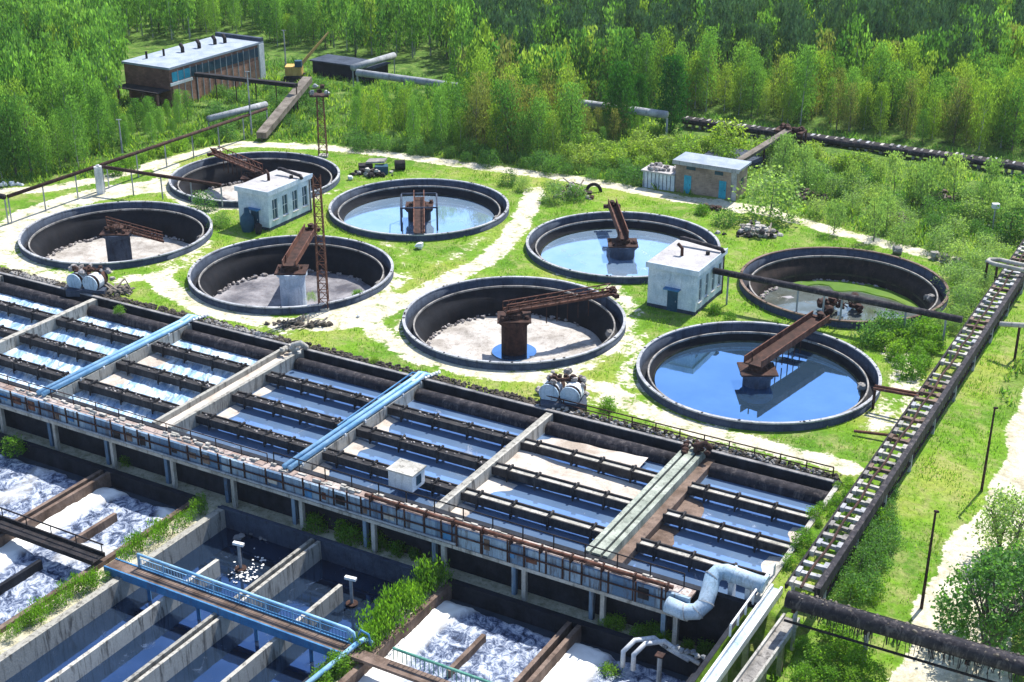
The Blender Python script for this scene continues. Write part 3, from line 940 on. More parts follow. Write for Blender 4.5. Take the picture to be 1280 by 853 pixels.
for i in range(len(edges) - 1):
    a0 = edges[i] + offL[kinds[i]] + 0.003
    a1 = edges[i + 1] - offR[kinds[i + 1]] - 0.003
    froth = i <= 3
    right = i >= 6
    for j, b in enumerate((-4.75, -9.0, -13.25)):
        tr = MB(True)
        # U shaped gutter: two cheeks, a bottom, brackets and lumps
        tr.box(a0, a1, b - 0.42, b - 0.30, -0.62, 0.0)
        tr.box(a0, a1, b + 0.30, b + 0.42, -0.62, 0.0)
        tr.box(a0, a1, b - 0.30, b + 0.30, -0.62, -0.22 if right else -0.10)
        q = random.Random(i * 7 + j)
        x = a0 + 1.2
        while x < a1 - 0.6:
            tr.box(x, x + 0.16, b - 0.5, b + 0.46, -0.75, 0.12)
            tr.tube([(x + .08, b - 0.1, -0.1), (x + .08, b - 0.1, 0.34)], 0.07, 6)
            tr.beam((x + 0.08, b - 0.48, -0.6), (x + 0.08, b - 0.48, -1.1), 0.08, 0.08)
            x += q.uniform(2.2, 3.4)
        o = tr.build('gutter', M['trough_dark'], t)
        if right:
            MB(True).box(a0 + 0.1, a1 - 0.1, b - 0.28, b + 0.28, -0.216, -0.13).build('gutter_silt', M['conc_pale'], o)
        else:
            cr = MB(True)
            for m_ in range(26 if i < 5 else 18):
                cr.rock((q.uniform(a0 + .3, a1 - .3), b + q.uniform(-0.25, 0.25), -0.05), q.uniform(0.05, 0.12), m_)
            cr.build('gutter_crust', M['rubble'], o)
    # dark feed pipe along the back wall of every lane
    fp = MB(True)
    fp.tube([(a0 + 0.1, -0.95, -0.75), (a1 - 0.1, -0.95, -0.75)], 0.62, 14)
    fp.build('feed_pipe', M['pipe_lag'], t, True)
    # lane water
    if froth:
        na, nb = int((a1 - a0) / 0.2), 80
        vs, fs = [], []
        for p in range(na + 1):
            for r_ in range(nb + 1):
                a_, b_ = a0 + (a1 - a0) * p / na, -16.4 + 16.39 * r_ / nb
                h = 0.09 * mnoise.noise(Vector((a_ * 1.7, b_ * 0.45, 1))) + 0.06 * mnoise.noise(Vector((a_ * 3.6, b_ * 1.5, 5)))
                vs.append((a_, b_, WZ + h))
        for p in range(na):
            for r_ in range(nb):
                k0 = p * (nb + 1) + r_
                fs.append((k0, k0 + nb + 1, k0 + nb + 2, k0 + 1))
        w = MB(True).add(vs, fs).build('water', M['froth'], None, True)
    else:
        w = MB(True).add([(a0, -16.4, WZ), (a1, -16.4, WZ), (a1, -0.01, WZ), (a0, -0.01, WZ)], [(0, 1, 2, 3)]).build('water', M['water_basin'])
    tag(w, kind='structure')


def silt_bank(a0, a1, b0, b1, side, seed, mat='silt', hi=0.1):
    """bank of dried silt rising out of the lane water"""
    vs, fs = [], []
    na, nb = 26, 20
    for p in range(na + 1):
        for r_ in range(nb + 1):
            u_, v_ = p / na, r_ / nb
            a_, b_ = a0 + (a1 - a0) * u_, b0 + (b1 - b0) * v_
            d = u_ if side > 0 else 1 - u_
            h = WZ + hi - 0.34 * (1 - d) ** 1.2 + 0.1 * mnoise.noise(Vector((a_ * 0.6, b_ * 0.6, seed)))
            vs.append((a_, b_, h))
    for p in range(na):
        for r_ in range(nb):
            k0 = p * (nb + 1) + r_
            fs.append((k0, k0 + nb + 1, k0 + nb + 2, k0 + 1))
    o = MB(True).add(vs, fs).build('silt_bank', M[mat], None, True)
    return tag(o, kind='stuff', cat='silt')


S = 'pale dried silt '
for a0, a1, b0, b1, sd_, lb in [
        (-22.3, -13.5, -4.3, -1.7, 1, 'sheet filling the back of the lane left of the concrete walkway'),
        (-22.3, -11.5, -8.6, -5.2, -1, 'broad white sheet between the first gutters left of the concrete walkway'),
        (-22.3, -18.5, -12.8, -9.4, -1, 'wedge beside the thin divider at the second gutter'),
        (-22.3, -20.0, -16.3, -13.7, -1, 'wedge beside the thin divider under the railing'),
        (-8.9, -5.6, -8.6, -5.2, -1, 'brown wedge right of the concrete walkway at the first gutter'),
        (-8.9, -5.6, -12.8, -9.4, -1, 'brown wedge right of the concrete walkway at the second gutter'),
        (-2.6, -0.1, -8.6, -5.2, 1, 'wedge in the back right corner of the basin'),
        (-3.6, -0.1, -12.8, -9.4, 1, 'wedge at the right end wall beyond the front gutter'),
        (-34.1, -31.5, -8.6, -5.2, -1, 'wedge at the right blue pipes behind the middle gutter'),
        (-34.1, -30.8, -12.8, -9.4, -1, 'wedge at the right blue pipes before the middle gutter'),
        (-34.1, -31.8, -16.3, -13.7, -1, 'wedge at the right blue pipes under the railing'),
        (-46.0, -43.6, -12.8, -9.4, -1, 'wedge right of the double divider'),
        (-46.0, -44.0, -8.6, -5.2, -1, 'wedge right of the double divider near the back'),
        (-58.4, -55.0, -12.8, -9.4, -1, 'wedge right of the left blue pipes'),
        (-58.4, -55.2, -8.6, -5.2, -1, 'wedge right of the left blue pipes near the back')]:
    brown = 'brown' in lb
    full = 'sheet' in lb
    o = silt_bank(a0, a1, b0, b1, sd_, a0, 'silt' if not brown else 'brown_conc', 0.33 if full else 0.12)
    o['label'] = S + lb if not brown else 'dried silt ' + lb

# blue twin pipes on two dividers
for a, lb, z0 in ((-59.3, 'twin light blue pipes on the left divider wall of the frothing lanes', 0.06), (-34.9, 'twin light blue pipes on the divider wall between still and frothing lanes', 0.06)):
    t = thing('blue_pipes', lb, 'pipes', L(a, -8), 'twin blue pipes on dividers')
    for da in (-0.02, 0.48):
        MB(True).tube([(a + da, -17.2, z0 + 0.24), (a + da, -0.6, z0 + 0.24), (a + da + 0.1, 0.35, z0 + 0.45), (a + da + 0.4, 0.9, z0 + 0.2)], 0.2, 12).build('pipe', M['blue_pipe'], t, True)
    sp = MB(True)
    for b in np.arange(-16, 0, 2.6):
        MB(True).box(a - 0.27, a + 0.74, b, b + 0.14, z0 - 0.1, z0 + 0.12).build('pipe_saddle', M['white'], t)
    for i in range(10):
        sp.rock((a + 0.3 + 0.1 * i, -0.9 + 0.28 * i, z0 + 0.3), 0.2, i)
    sp.build('rubble', M['white'], t)
    if a > -50:
        MB(True).tube([(a - 0.7, -9.8, 0.1), (a - 0.55, -1.4, 0.4), (a - 0.2, -0.2, 0.75), (a, 0.3, 0.5)], 0.07, 7).build('thin_pipe', M['blue_dark'], t)
# valve lumps at the head of the double divider and at the concrete walkway
for a, lb, mt in ((-46.8, 'grey broken pipe bend at the head of the double divider', 'conc_pale'), (-10.2, 'dark valve stump at the head of the concrete walkway', 'rust_dark')):
    vb = MB(True)
    for i in range(14):
        vb.rock((a + rng.uniform(-1.1, 1.1), rng.uniform(-1.3, 0.5), 0.2 + rng.uniform(0, 0.4)), rng.uniform(0.15, 0.35), i)
    vb.tube([(a, -0.6, 0.1), (a, -0.6, 0.8), (a + 0.6, -0.4, 1.0), (a + 0.7, 0.2, 0.4)], 0.25, 10)
    tag(vb.build('valve', M[mt]), lb, 'valve')

# dark rubble bank and low rail along the back of the basin
rb = MB(True)
q = random.Random(77)
for i in range(2600):
    a = q.uniform(LEFT + 2, 0.0)
    rb.rock((a, q.uniform(0.55, 1.5), q.uniform(-0.02, 0.16)), q.uniform(0.08, 0.22), i, 0.8)
tag(rb.build('rubble_bank', M['soil_dark']), 'dark stony bank behind the back wall of the basin', 'rubble', kind='stuff')
rb = MB(True)
for i in range(420):
    a = q.choice([q.uniform(-82, -76), q.uniform(-24, -1), q.uniform(-58, -50)])
    rb.rock((a, q.uniform(0.5, 1.2), q.uniform(0.1, 0.24)), q.uniform(0.1, 0.2), i, 0.8)
tag(rb.build('pale_stones', M['conc_lip']), 'pale stones scattered on the bank behind the basin', 'stones', kind='stuff')


def fence(name, lb, cat, pts, h, step, mat, rails=(1.0,), r=0.035, group=None):
    a0 = Vector(pts[0])
    t = thing(name, lb, cat, L(*a0), group)
    rr = MB(True)
    for f in rails:
        rr.tube([(p[0], p[1], p[2] + h * f) for p in pts], r, 6)
    rr.build('rail', M[mat], t)
    dist = 0
    for p, q_ in zip(pts[:-1], pts[1:]):
        p, q_ = Vector(p), Vector(q_)
        ln = (q_ - p).length
        n = max(1, round(ln / step))
        for i in range(n + (q_ == Vector(pts[-1]))):
            c = p.lerp(q_, i / n)
            MB(True).tube([c, c + Vector((0, 0, h))], r, 6).build('post', M[mat], t)
    return t


fence('railing', 'low dark rail behind the right part of the basin by the twin pipe ends', 'railing', [(-24, 1.2, 0), (-0.5, 1.0, 0)], 0.85, 2.0, 'rust_dark', (1.0, 0.55), 0.05)

# ------------------------------------------------------------------ walkway girder in front
t = thing('walkway', 'long raised walkway with blue girder plates along the front of the basin', 'walkway', L(-40, -17.5, -4))
MB(True).box(LEFT, -3.4, -18.0, -17.78, -1.25, 0.1).build('girder', M['girder'], t)
MB(True).box(LEFT, -3.4, -18.1, -17.2, -1.5, -1.253).build('lower_flange', M['conc_pale'], t)
MB(True).box(LEFT, -3.4, -17.777, -16.86, -0.1, 0.04).build('deck', M['deck_slab'], t)
q = random.Random(5)
sl = MB(True)
for i in range(130):
    a = q.uniform(-62, -6)
    w_, d_ = q.uniform(0.25, 0.7), q.uniform(0.2, 0.45)
    b = q.uniform(-17.6, -17.0)
    sl.box(a, a + w_, b, b + d_ * 0.5, 0.043, 0.043 + q.uniform(0.05, 0.2))
sl.build('loose_slabs', M['conc_pale'], t)
MB(True).tube([(LEFT, -18.13, -0.35), (-3.6, -18.13, -0.4)], 0.06, 6).build('thin_pipe', M['rust_dark'], t)
MB(True).tube([(-70, -18.16, -1.1), (-20, -18.16, -1.05)], 0.09, 6).build('thin_pipe', M['grey_pipe'], t)
q = random.Random(55)
a = -66.0
n_ = 0
while a < -4:
    MB(True).box(a, a + 0.1, -18.09, -18.003, -1.25, 0.25 + q.uniform(-0.1, 0.25)).build('stanchion', M['rust_dark'], t)
    if q.random() < 0.5:
        MB(True).box(a + 0.2, a + q.uniform(0.5, 1.1), -18.05, -18.003, q.uniform(-1.1, -0.7), q.uniform(-0.45, 0.0)).build('patch_plate', M[q.choice(('rust', 'conc_pale', 'black', 'brown_conc', 'blue_dark'))], t)
    a += q.uniform(1.1, 2.0)
for a in (-93, -87, -81, -75, -69.3, -63.4, -57.4, -51.3, -45.2, -39.4, -33.2, -27, -21.3, -15.1, -9.4, -4.4):
    MB(True).box(a, a + 0.3, -17.95, -17.65, -4.0, -1.503).build('column', M['conc_pale'], t)
    MB(True).box(a - 0.95, a - 0.65, -17.6, -17.3, -4.0, -1.503).build('column', M['girder'], t)
fence('railing', 'thin black handrail along the right half of the long raised walkway', 'railing', [(-36, -16.95, 0.05), (-4.2, -16.95, 0.05)], 1.0, 2.2, 'black', (1.0,), 0.045)
fence('railing', 'dark handrail along the left half of the long raised walkway', 'railing', [(-94, -16.95, 0.05), (-36.6, -16.95, 0.05)], 0.75, 2.4, 'rust_dark', (1.0,), 0.04)
t = thing('rusty_pipe', 'brown rusty pipe running on the walkway edge towards the big pale blue duct', 'pipe', L(-15, -17.8, 0.1))
MB(True).tube([(-27.5, -17.72, 0.36), (-4.6, -17.72, 0.36)], 0.15, 10).build('pipe', M['rust'], t, True)
for a in np.arange(-27, -4.7, 2.2):
    s_ = MB(True)
    s_.box(a, a + 0.12, -18.04, -17.6, 0.1, 0.6)
    s_.box(a + 0.03, a + 0.09, -18.07, -18.01, -1.3, 0.3)
    s_.build('pipe_bracket', M['rust_dark'], t)

# pale box hut on the lane gutter
t = thing('box_hut', 'small white box hut over the front gutter of the fifth lane', 'hut', L(-26.4, -14.4))
MB(True).box(-27.3, -25.3, -15.2, -13.6, -0.1, 1.15).build('wall', M['white'], t)
MB(True).box(-27.4, -25.2, -15.3, -13.5, 1.153, 1.26).build('roof', M['conc_pale'], t)
MB(True).box(-25.298, -25.27, -14.7, -14.1, 0.2, 0.9).build('vent', M['glass'], t)

# big pale blue duct
t = thing('duct', 'big pale blue duct with S bend at the right end of the walkway', 'duct', L(-3, -16.5, -0.5))
path = [(-4.7, -18.35, -0.5), (-3.5, -18.4, -0.62), (-2.8, -18.2, -0.5), (-2.45, -17.7, -0.1), (-2.5, -17.0, 0.5), (-2.6, -16.4, 0.95), (-2.4, -16.0, 1.2), (-1.9, -15.8, 1.25), (0.5, -15.7, 1.0)]
MB(True).tube(path, 0.52, 18).build('duct_pipe', M['duct'], t, True)
for i_ in (1, 2, 3, 5):
    c0, c1 = Vector(path[i_]), Vector(path[i_ + 1])
    dd = (c1 - c0).normalized()
    MB(True).tube([c0 - dd * 0.04, c0 + dd * 0.04], 0.55, 18).build('seam_band', M['grey_pipe'], t)
for a in (-1.6, 0.45):
    MB(True).tube([(a, -15.75, 1.2), (a + 0.12, -15.75, 1.17)], 0.6, 18).build('flange', M['duct'], t)
ft = MB(True)
ft.box(-0.6, -0.3, -16.0, -15.4, -1.0, 0.6)
ft.box(-1.7, -1.4, -16.0, -15.4, -1.0, 0.7)
ft.build('support', M['white'], t)
# white valve pipework under the duct
t = thing('valve_pipework', 'cluster of bent white pipes on the strip below the big duct', 'pipework', L(-5, -19, -4))
for i, a in enumerate((-6.3, -5.6)):
    MB(True).tube([(a, -21.0, -4), (a, -21.0, -2.9), (a + 0.3, -20.0, -2.6), (a + 1.2, -19.2, -2.6), (a + 2.2, -19.0, -3.2), (a + 3.6, -19.2, -3.4)], 0.16, 9).build('pipe', M['white'], t, True)
vv = MB(True)
for i in range(8):
    vv.rock((-4.3 + i * 0.35, -19.2 + 0.1 * (i % 3), -2.9), 0.22, i)
vv.build('valve', M['grey_pipe'], t)
t = thing('grey_post', 'grey metal post on the wall of the right foam basin below the duct', 'post', L(-3.4, -22.2, -4))
MB(True).tube([(-3.4, -22.2, -5), (-3.4, -22.2, -1.4)], 0.16, 8).build('post_shaft', M['grey_pipe'], t)
MB(True).box(-3.65, -3.15, -22.45, -21.95, -1.4, -1.3).build('post_cap', M['rust_dark'], t)


# long troughs leading to the lower right
def trough(lb, a0, a1, b0, b1, z0, z1, w, d, m1, m2):
    t = thing('flume', lb, 'flume', L(a0, b0, z0))
    p0, p1 = Vector((a0, b0, z0)), Vector((a1, b1, z1))
    for sg in (-1, 1):
        MB(True).beam(p0 + Vector((sg * w / 2, 0, 0)), p1 + Vector((sg * w / 2, 0, 0)), 0.14, d).build('side_wall', M[m1], t)
    MB(True).beam(p0 + Vector((0, 0, -d * 0.15)), p1 + Vector((0, 0, -d * 0.15)), w - 0.15, d * 0.3).build('flume_bed', M[m2], t)
    n = 5
    for i in range(n):
        c = p0.lerp(p1, (i + 0.5) / n)
        MB(True).box(c.x - 0.15, c.x + 0.15, c.y - 0.15, c.y + 0.15, -4.2, c.z - d / 2).build('support', M['conc_pale'], t)
    return t


trough('long blue and white flume descending beside the end of the basin', 0.95, 0.75, -14.6, -31, 0.3, 0.1, 0.6, 0.5, 'white', 'duct')
trough('pale concrete flume at the very right beside the black pipe bridge', 2.9, 2.4, -17.6, -31, 0.6, 0.3, 0.9, 0.45, 'conc_pale', 'conc_lip')
fence('railing', 'broken white rail between the basin corner and the blue flume', 'railing', [(0.2, -13.0, 0.2), (0.2, -20.5, 0.2)], 0.8, 1.3, 'white', (1.0,), 0.07)
ret = MB(True)
ret.box(-0.3, 0.0, -52, -16.9, -4.2, 0.05)
tag(ret.build('retaining_wall', M['conc_dark']), 'dark retaining wall beneath the blue and white flume', 'wall')

# ------------------------------------------------------------------ sunken basins in front
BZ = -6.2


def walls(t, lst):
    for nm, a0, a1, b0, b1, zt, mt in lst:
        MB(True).box(a0, a1, b0, b1, BZ, zt).build(nm, M[mt], t)


t = thing('sludge_basin', 'sunken basin of white foam at the lower left corner', 'sludge basin', L(-55, -30, -4), 'sunken foam basins')
walls(t, [('back_wall', -72, -42.0, -18.9, -18.4, -3.6, 'conc_dark'), ('divider_wall', -51.6, -51.3, -45, -18.903, -3.65, 'brown_conc'), ('divider_wall', -50.9, -50.6, -45, -18.903, -3.65, 'brown_conc'),
          ('end_wall', -42.4, -42.0, -45, -18.903, -3.65, 'brown_conc'), ('half_wall', -57.2, -56.9, -45, -24.5, -3.9, 'brown_conc'), ('half_wall', -46.5, -46.2, -27.5, -22.8, -3.95, 'brown_conc'),
          ('half_wall', -46.5, -46.2, -45, -30, -3.95, 'conc_dark'), ('half_wall', -55.0, -54.7, -45, -30, -3.9, 'conc_dark')])
t = thing('water_basin', 'sunken basin of deep blue water divided by pale walls under the blue footbridge', 'water basin', L(-31, -30, -4))
walls(t, [('back_wall', -39.9, -21.8, -18.9, -18.5, -3.6, 'conc_outer'), ('side_wall', -39.9, -39.35, -45, -18.903, -3.6, 'conc_cream'), ('divider_wall', -35.85, -35.55, -45, -24.0, -3.9, 'conc_cream'),
          ('divider_wall', -31.45, -31.2, -45, -18.903, -3.6, 'conc_cream'), ('divider_wall', -30.95, -30.7, -45, -18.903, -3.68, 'conc_cream'), ('divider_wall', -26.6, -26.3, -45, -22.4, -3.85, 'conc_cream'),
          ('side_wall', -22.2, -21.8, -45, -18.903, -3.7, 'conc_dark'), ])
MB(True).box(-39.9, -21.8, -19.0, -18.86, -3.6, -3.48).build('coping', M['conc_outer'], t)
t = thing('sludge_basin', 'sunken basin of white foam at the bottom between the shrubs and the grey post', 'sludge basin', L(-11, -30, -4), 'sunken foam basins')
walls(t, [('back_wall', -20.3, -0.5, -18.9, -18.4, -3.6, 'conc_dark'), ('end_wall', -20.3, -19.9, -45, -18.903, -3.65, 'brown_conc'), ('divider_wall', -11.2, -10.9, -45, -18.903, -3.65, 'brown_conc'),
          ('divider_wall', -10.5, -10.2, -45, -18.903, -3.65, 'brown_conc'), ('half_wall', -15.6, -15.3, -26.5, -22.2, -4.1, 'brown_conc'), ('end_wall', -2.2, -1.8, -45, -18.903, -3.7, 'conc_dark')])
# earth between the basins
# (the sunken ground sheet is interrupted by the basins' own water)
for a0, a1, mt, nm in ((-71.8, -42.4, 'water_black', 'water'), (-39.35, -22.2, 'water_deep', 'water'), (-19.9, -2.2, 'water_black', 'water')):
    z = -5.15 if mt == 'water_deep' else -4.85
    w = MB(True).add([(a0, -45, z), (a1, -45, z), (a1, -18.91, z), (a0, -18.91, z)], [(0, 1, 2, 3)]).build('water', M[mt])
    tag(w, kind='structure')


def foam_sheet(a0, a1, b0, b1, seed, lb):
    na, nb = int((a1 - a0) / 0.14), int((b1 - b0) / 0.14)
    vs, fs, zz, lump = [], [], [], []
    for p in range(na + 1):
        for r_ in range(nb + 1):
            a_, b_ = a0 + (a1 - a0) * p / na, b0 + (b1 - b0) * r_ / nb
            big = mnoise.noise(Vector((a_ * 0.22, b_ * 0.2, seed)))
            edge = max(0.0, 1 - (a_ - a0) / 2.8)              # solid shoulder of foam along the left wall
            m_ = big * 0.9 - 0.12 + edge * 1.1
            bump = 0.10 * mnoise.noise(Vector((a_ * 1.3, b_ * 1.1, seed))) + 0.07 * mnoise.noise(Vector((a_ * 3.1, b_ * 2.7, seed + 3)))
            k_ = min(1.0, max(0.0, (m_ - 0.02) / 0.35))
            h = -4.62 + bump + 0.22 * k_
            edge_n = 0.5 * mnoise.noise(Vector((a_ * 0.7, b_ * 0.3, seed + 8)))
            h -= 0.6 * max(0.0, 1 - (b1 - b_) / (0.9 + edge_n))
            vs.append((a_, b_, h))
            zz.append(h)
            lump.append(1.0 - min(1.0, max(0.0, (m_ - 0.02) / 0.3)))
    for p in range(na):
        for r_ in range(nb):
            k0 = p * (nb + 1) + r_
            ids = (k0, k0 + nb + 1, k0 + nb + 2, k0 + 1)
            if max(zz[i_] for i_ in ids) > -4.87:
                fs.append(ids)
    o = MB(True).add(vs, fs).build('foam', M['foam'], None, True)
    la = o.data.attributes.new('lump', 'FLOAT', 'POINT')
    la.data.foreach_set('value', lump)
    return tag(o, lb, 'foam', kind='stuff')


foam_sheet(-71.7, -51.62, -44, -18.95, 1.3, 'thick white foam in the left bay of the lower left basin')
foam_sheet(-50.58, -42.42, -44, -18.95, 4.1, 'thick white foam in the right bay of the lower left basin')
foam_sheet(-19.88, -11.22, -40, -18.95, 7.7, 'thick white foam in the left bay of the bottom middle basin')
foam_sheet(-10.18, -2.22, -40, -18.95, 12.4, 'thick white foam in the right bay by the grey post')

# inlet stand pipes in the deep blue water
for (px, py), lb in (((301, 712), 'white topped inlet pipe splashing in the back left bay of the blue basin'), ((440, 756), 'white topped inlet pipe standing in the still back right bay of the blue basin')):
    p = at(px, py, -5.15)
    t = thing('inlet_pipe', lb, 'pipe', p, 'white topped inlet pipes')
    MB().tube([p, p + Vector((0, 0, 2.05))], 0.11, 10).build('pipe_stem', M['grey_pipe'], t)
    MB().beam(p + Vector((-0.38, 0.12, 2.1)), p + Vector((0.38, -0.12, 2.05)), 0.28, 0.18).build('pipe_head', M['white'], t)
    MB().lathe([(0.42, p.z - 0.05), (0.42, p.z + 0.14), (0.02, p.z + 0.14)], p.x, p.y, 14).build('pipe_foot', M['rust_dark'], t)
p = at(312, 668, -5.15)
sp = MB()
q = random.Random(15)
for i in range(50):
    sp.rock((p.x + q.uniform(-0.8, 3.4), p.y + q.uniform(-0.9, 1.4), -5.1 + q.uniform(-0.05, 0.15)), q.uniform(0.1, 0.4), i, 0.5)
tag(sp.build('sludge_lumps', M['trough_grey']), 'dark and pale sludge lumps around the splashing inlet pipe', 'sludge', kind='stuff')

p = at(305, 705, -5.1)
sp = MB()
q = random.Random(2)
for i in range(90):
    f_ = q.random() ** 0.6
    a_ = q.gauss(-1.1, 0.9)
    r_ = 0.3 + 1.6 * f_
    sp.rock(p + Vector((r_ * math.cos(a_) * 0.7 + 0.2, r_ * math.sin(a_) * 1.3, q.uniform(-0.02, 0.06) * (1 - f_))), q.uniform(0.03, 0.13), i, 0.35)
tag(sp.build('splash', M['foam'], None, True), 'white splash streaks around the back left inlet pipe', 'splash', kind='stuff')

# blue footbridge
t = thing('footbridge', 'blue footbridge with railing panels crossing the deep blue water basin', 'footbridge', L(-31, -28.7, -3.2))
MB(True).box(-41.0, -21.0, -29.2, -28.25, -3.3, -3.2).build('deck', M['brown_conc'], t)
MB(True).box(-41.0, -21.0, -29.33, -29.203, -3.75, -3.15).build('girder', M['blue_dark'], t)
MB(True).box(-41.0, -21.0, -28.247, -28.13, -3.6, -3.15).build('girder', M['blue_dark'], t)
MB(True).tube([(-38.8, -28.2, -3.2), (-38.8, -28.2, -2.15), (-21.6, -28.2, -2.15), (-21.2, -28.2, -2.3), (-21.1, -28.2, -3.1)], 0.11, 8).build('handrail', M['blue_pipe'], t, True)
for i in range(9):
    a = -38.8 + i * 2.15
    MB(True).tube([(a, -28.2, -3.2), (a, -28.2, -2.15)], 0.055, 6).build('post', M['blue_pipe'], t)
for i in range(8):
    pn = MB(True)
    a = -38.8 + i * 2.15
    for k_ in range(8):
        pn.beam((a + 0.2 + k_ * 0.25, -28.2, -3.15), (a + 0.2 + k_ * 0.25, -28.2, -2.45), 0.03, 0.03)
    pn.beam((a + .05, -28.2, -2.45), (a + 2.1, -28.2, -2.45), 0.04, 0.05)
    pn.beam((a + .05, -28.2, -3.0), (a + 2.1, -28.2, -3.0), 0.04, 0.16)
    pn.build('rail_panel', M['blue_pipe' if i < 2 else 'blue_dark'], t)
for a in (-37.7, -33.4, -28.6, -24.2):
    MB(True).tube([(a, -28.7, -6), (a, -28.7, -3.4)], 0.13, 8).build('pile', M['blue_dark'], t)
# blue hoop and pipe at its right end
t = thing('blue_pipe', 'bent light blue pipe leading down from the right end of the blue footbridge', 'pipe', L(-21, -28.6, -3.4))
MB(True).tube([(-20.4, -27.4, -3.3), (-20.6, -28.0, -2.7), (-20.8, -28.6, -2.8), (-21.1, -29.6, -3.1), (-21.6, -36, -3.2)], 0.17, 9).build('pipe_run', M['blue_pipe'], t, True)
MB(True).tube([(-21.2, -28.3, -3.2), (-20.7, -28.1, -2.0), (-20.3, -27.9, -2.3), (-20.2, -27.8, -3.2)], 0.08, 8).build('hoop', M['blue_dark'], t, True)

# dark bridges over the foam on the left, green rail on the right
t = thing('footbridge', 'black steel footbridge with twin rails crossing the foam at the left edge', 'footbridge', L(-52, -28.6, -3))
MB(True).box(-72, -42.0, -29.3, -28.3, -3.35, -3.25).build('deck', M['black'], t)
for b in (-29.35, -28.2):
    MB(True).beam((-72, b, -3.2), (-42, b, -3.2), 0.12, 0.35).build('girder', M['black'], t)
MB(True).tube([(-72, -28.2, -2.3), (-42, -28.2, -2.4)], 0.06, 6).build('handrail', M['black'], t)
for a in np.arange(-71, -42, 2.4):
    MB(True).tube([(a, -28.2, -3.2), (a, -28.2, -2.33)], 0.04, 6).build('post', M['black'], t)
t = thing('footbridge', 'brown beam footbridge with green rail over the bottom middle foam', 'footbridge', L(-14, -28.6, -3))
MB(True).box(-20.8, -2.5, -29.3, -28.4, -3.35, -3.15).build('deck', M['brown_conc'], t)
MB(True).tube([(-18.2, -28.3, -2.3), (-2.6, -28.3, -2.3)], 0.09, 8).build('handrail', M['green_rail'], t)
gp = MB(True)
for a in np.arange(-18.2, -2.6, 0.32):
    gp.beam((a, -28.3, -3.15), (a, -28.3, -2.3), 0.04, 0.04)
gp.build('rail_panel', M['green_rail'], t)

# ------------------------------------------------------------------ pipe rack / conveyor on the right
t = thing('conveyor_gallery', 'long raised ladder-like gallery with pale rollers climbing to the upper right', 'conveyor', L(3.2, 10, 0))
ZR = 2.0
B0, B1 = -16.4, 62.0
MB(True).box(1.95, 2.1, B0, B1, ZR - 0.3, ZR + 0.02).build('left_rail', M['black'], t)
MB(True).box(3.75, 4.1, B0, B1, ZR - 0.5, ZR + 0.34).build('right_rail', M['pipe_lag'], t)
MB(True).box(3.9, 4.02, B0, B1, ZR - 1.35, ZR - 1.2).build('lower_chord', M['black'], t)
q = random.Random(9)
b = B0 + 0.5
n = 0
while b < B1 - 0.4:
    w2 = 0.2
    j = q.uniform(-0.1, 0.1)
    if q.random() > 0.05 and n < 95:
        s_ = MB(True)
        s_.beam((2.13, b + j, ZR - 0.06), (3.73, b + q.uniform(-0.12, 0.12), ZR - 0.06), q.uniform(0.22, 0.36), 0.24)
        for x0, x1 in ((2.14, 2.4), (3.4, 3.7)):
            if q.random() < 0.8:
                s_.box(x0, x1, b + j - 0.36, b + j + 0.3, ZR - 0.16, ZR + 0.16 + q.uniform(-0.05, 0.08))
        s_.build('rung', M[q.choice(('conc_pale', 'conc_lip', 'conc_pale', 'conc_rim', 'brown_conc'))], t)
    b += 1.24
    n += 1
MB(True).tube([(2.9 + 0.07 * math.sin(b_), b_, ZR + 0.08 + 0.04 * math.sin(b_ * 2.1)) for b_ in np.arange(B0, B1, 1.5)], 0.09, 6).build('cable_pipe', M['rust_dark'], t)
MB(True).tube([(3.68 + 0.03 * math.sin(b_), b_, ZR + 0.1) for b_ in np.arange(B0, B1, 1.5)], 0.07, 6).build('cable_pipe', M['black'], t)
lat = MB(True)
b = B0
while b < B1 - 1.6:
    lat.beam((3.96, b, ZR - 0.4), (3.96, b + 0.8, ZR - 1.25), 0.07, 0.07)
    lat.beam((3.96, b + 0.8, ZR - 1.25), (3.96, b + 1.6, ZR - 0.4), 0.07, 0.07)
    b += 1.6
lat.build('lattice', M['rust_dark'], t)
for b in np.arange(-15, 62, 6.5):
    lg = MB(True)
    lg.box(1.95, 2.13, b, b + 0.2, -0.2, ZR - 0.3)
    lg.build('leg', M['grey_pipe'], t)
    lg = MB(True)
    lg.box(3.85, 4.05, b, b + 0.22, -0.4, ZR - 0.5)
    lg.build('leg', M['grey_pipe'], t)
# small rusty pipe stub joining from tank G side
t = thing('pipe_branch', 'short rusty twin pipe on a post joining the gallery beside the nearest tank', 'pipe', L(-0.6, 13.2, 0))
for db in (0, 0.5):
    MB(True).tube([(-1.3, 13.0 + db, 1.8), (2.2, 13.0 + db, 1.95)], 0.13, 8).build('pipe', M['rust'], t, True)
MB(True).tube([(-1.2, 13.2, 0), (-1.2, 13.2, 1.7)], 0.12, 8).build('post', M['rust_dark'], t)
MB(True).tube([(-1.2, 8.2, 0.3), (2, 8.6, 0.5)], 0.12, 8).build('low_pipe', M['rust'], t)
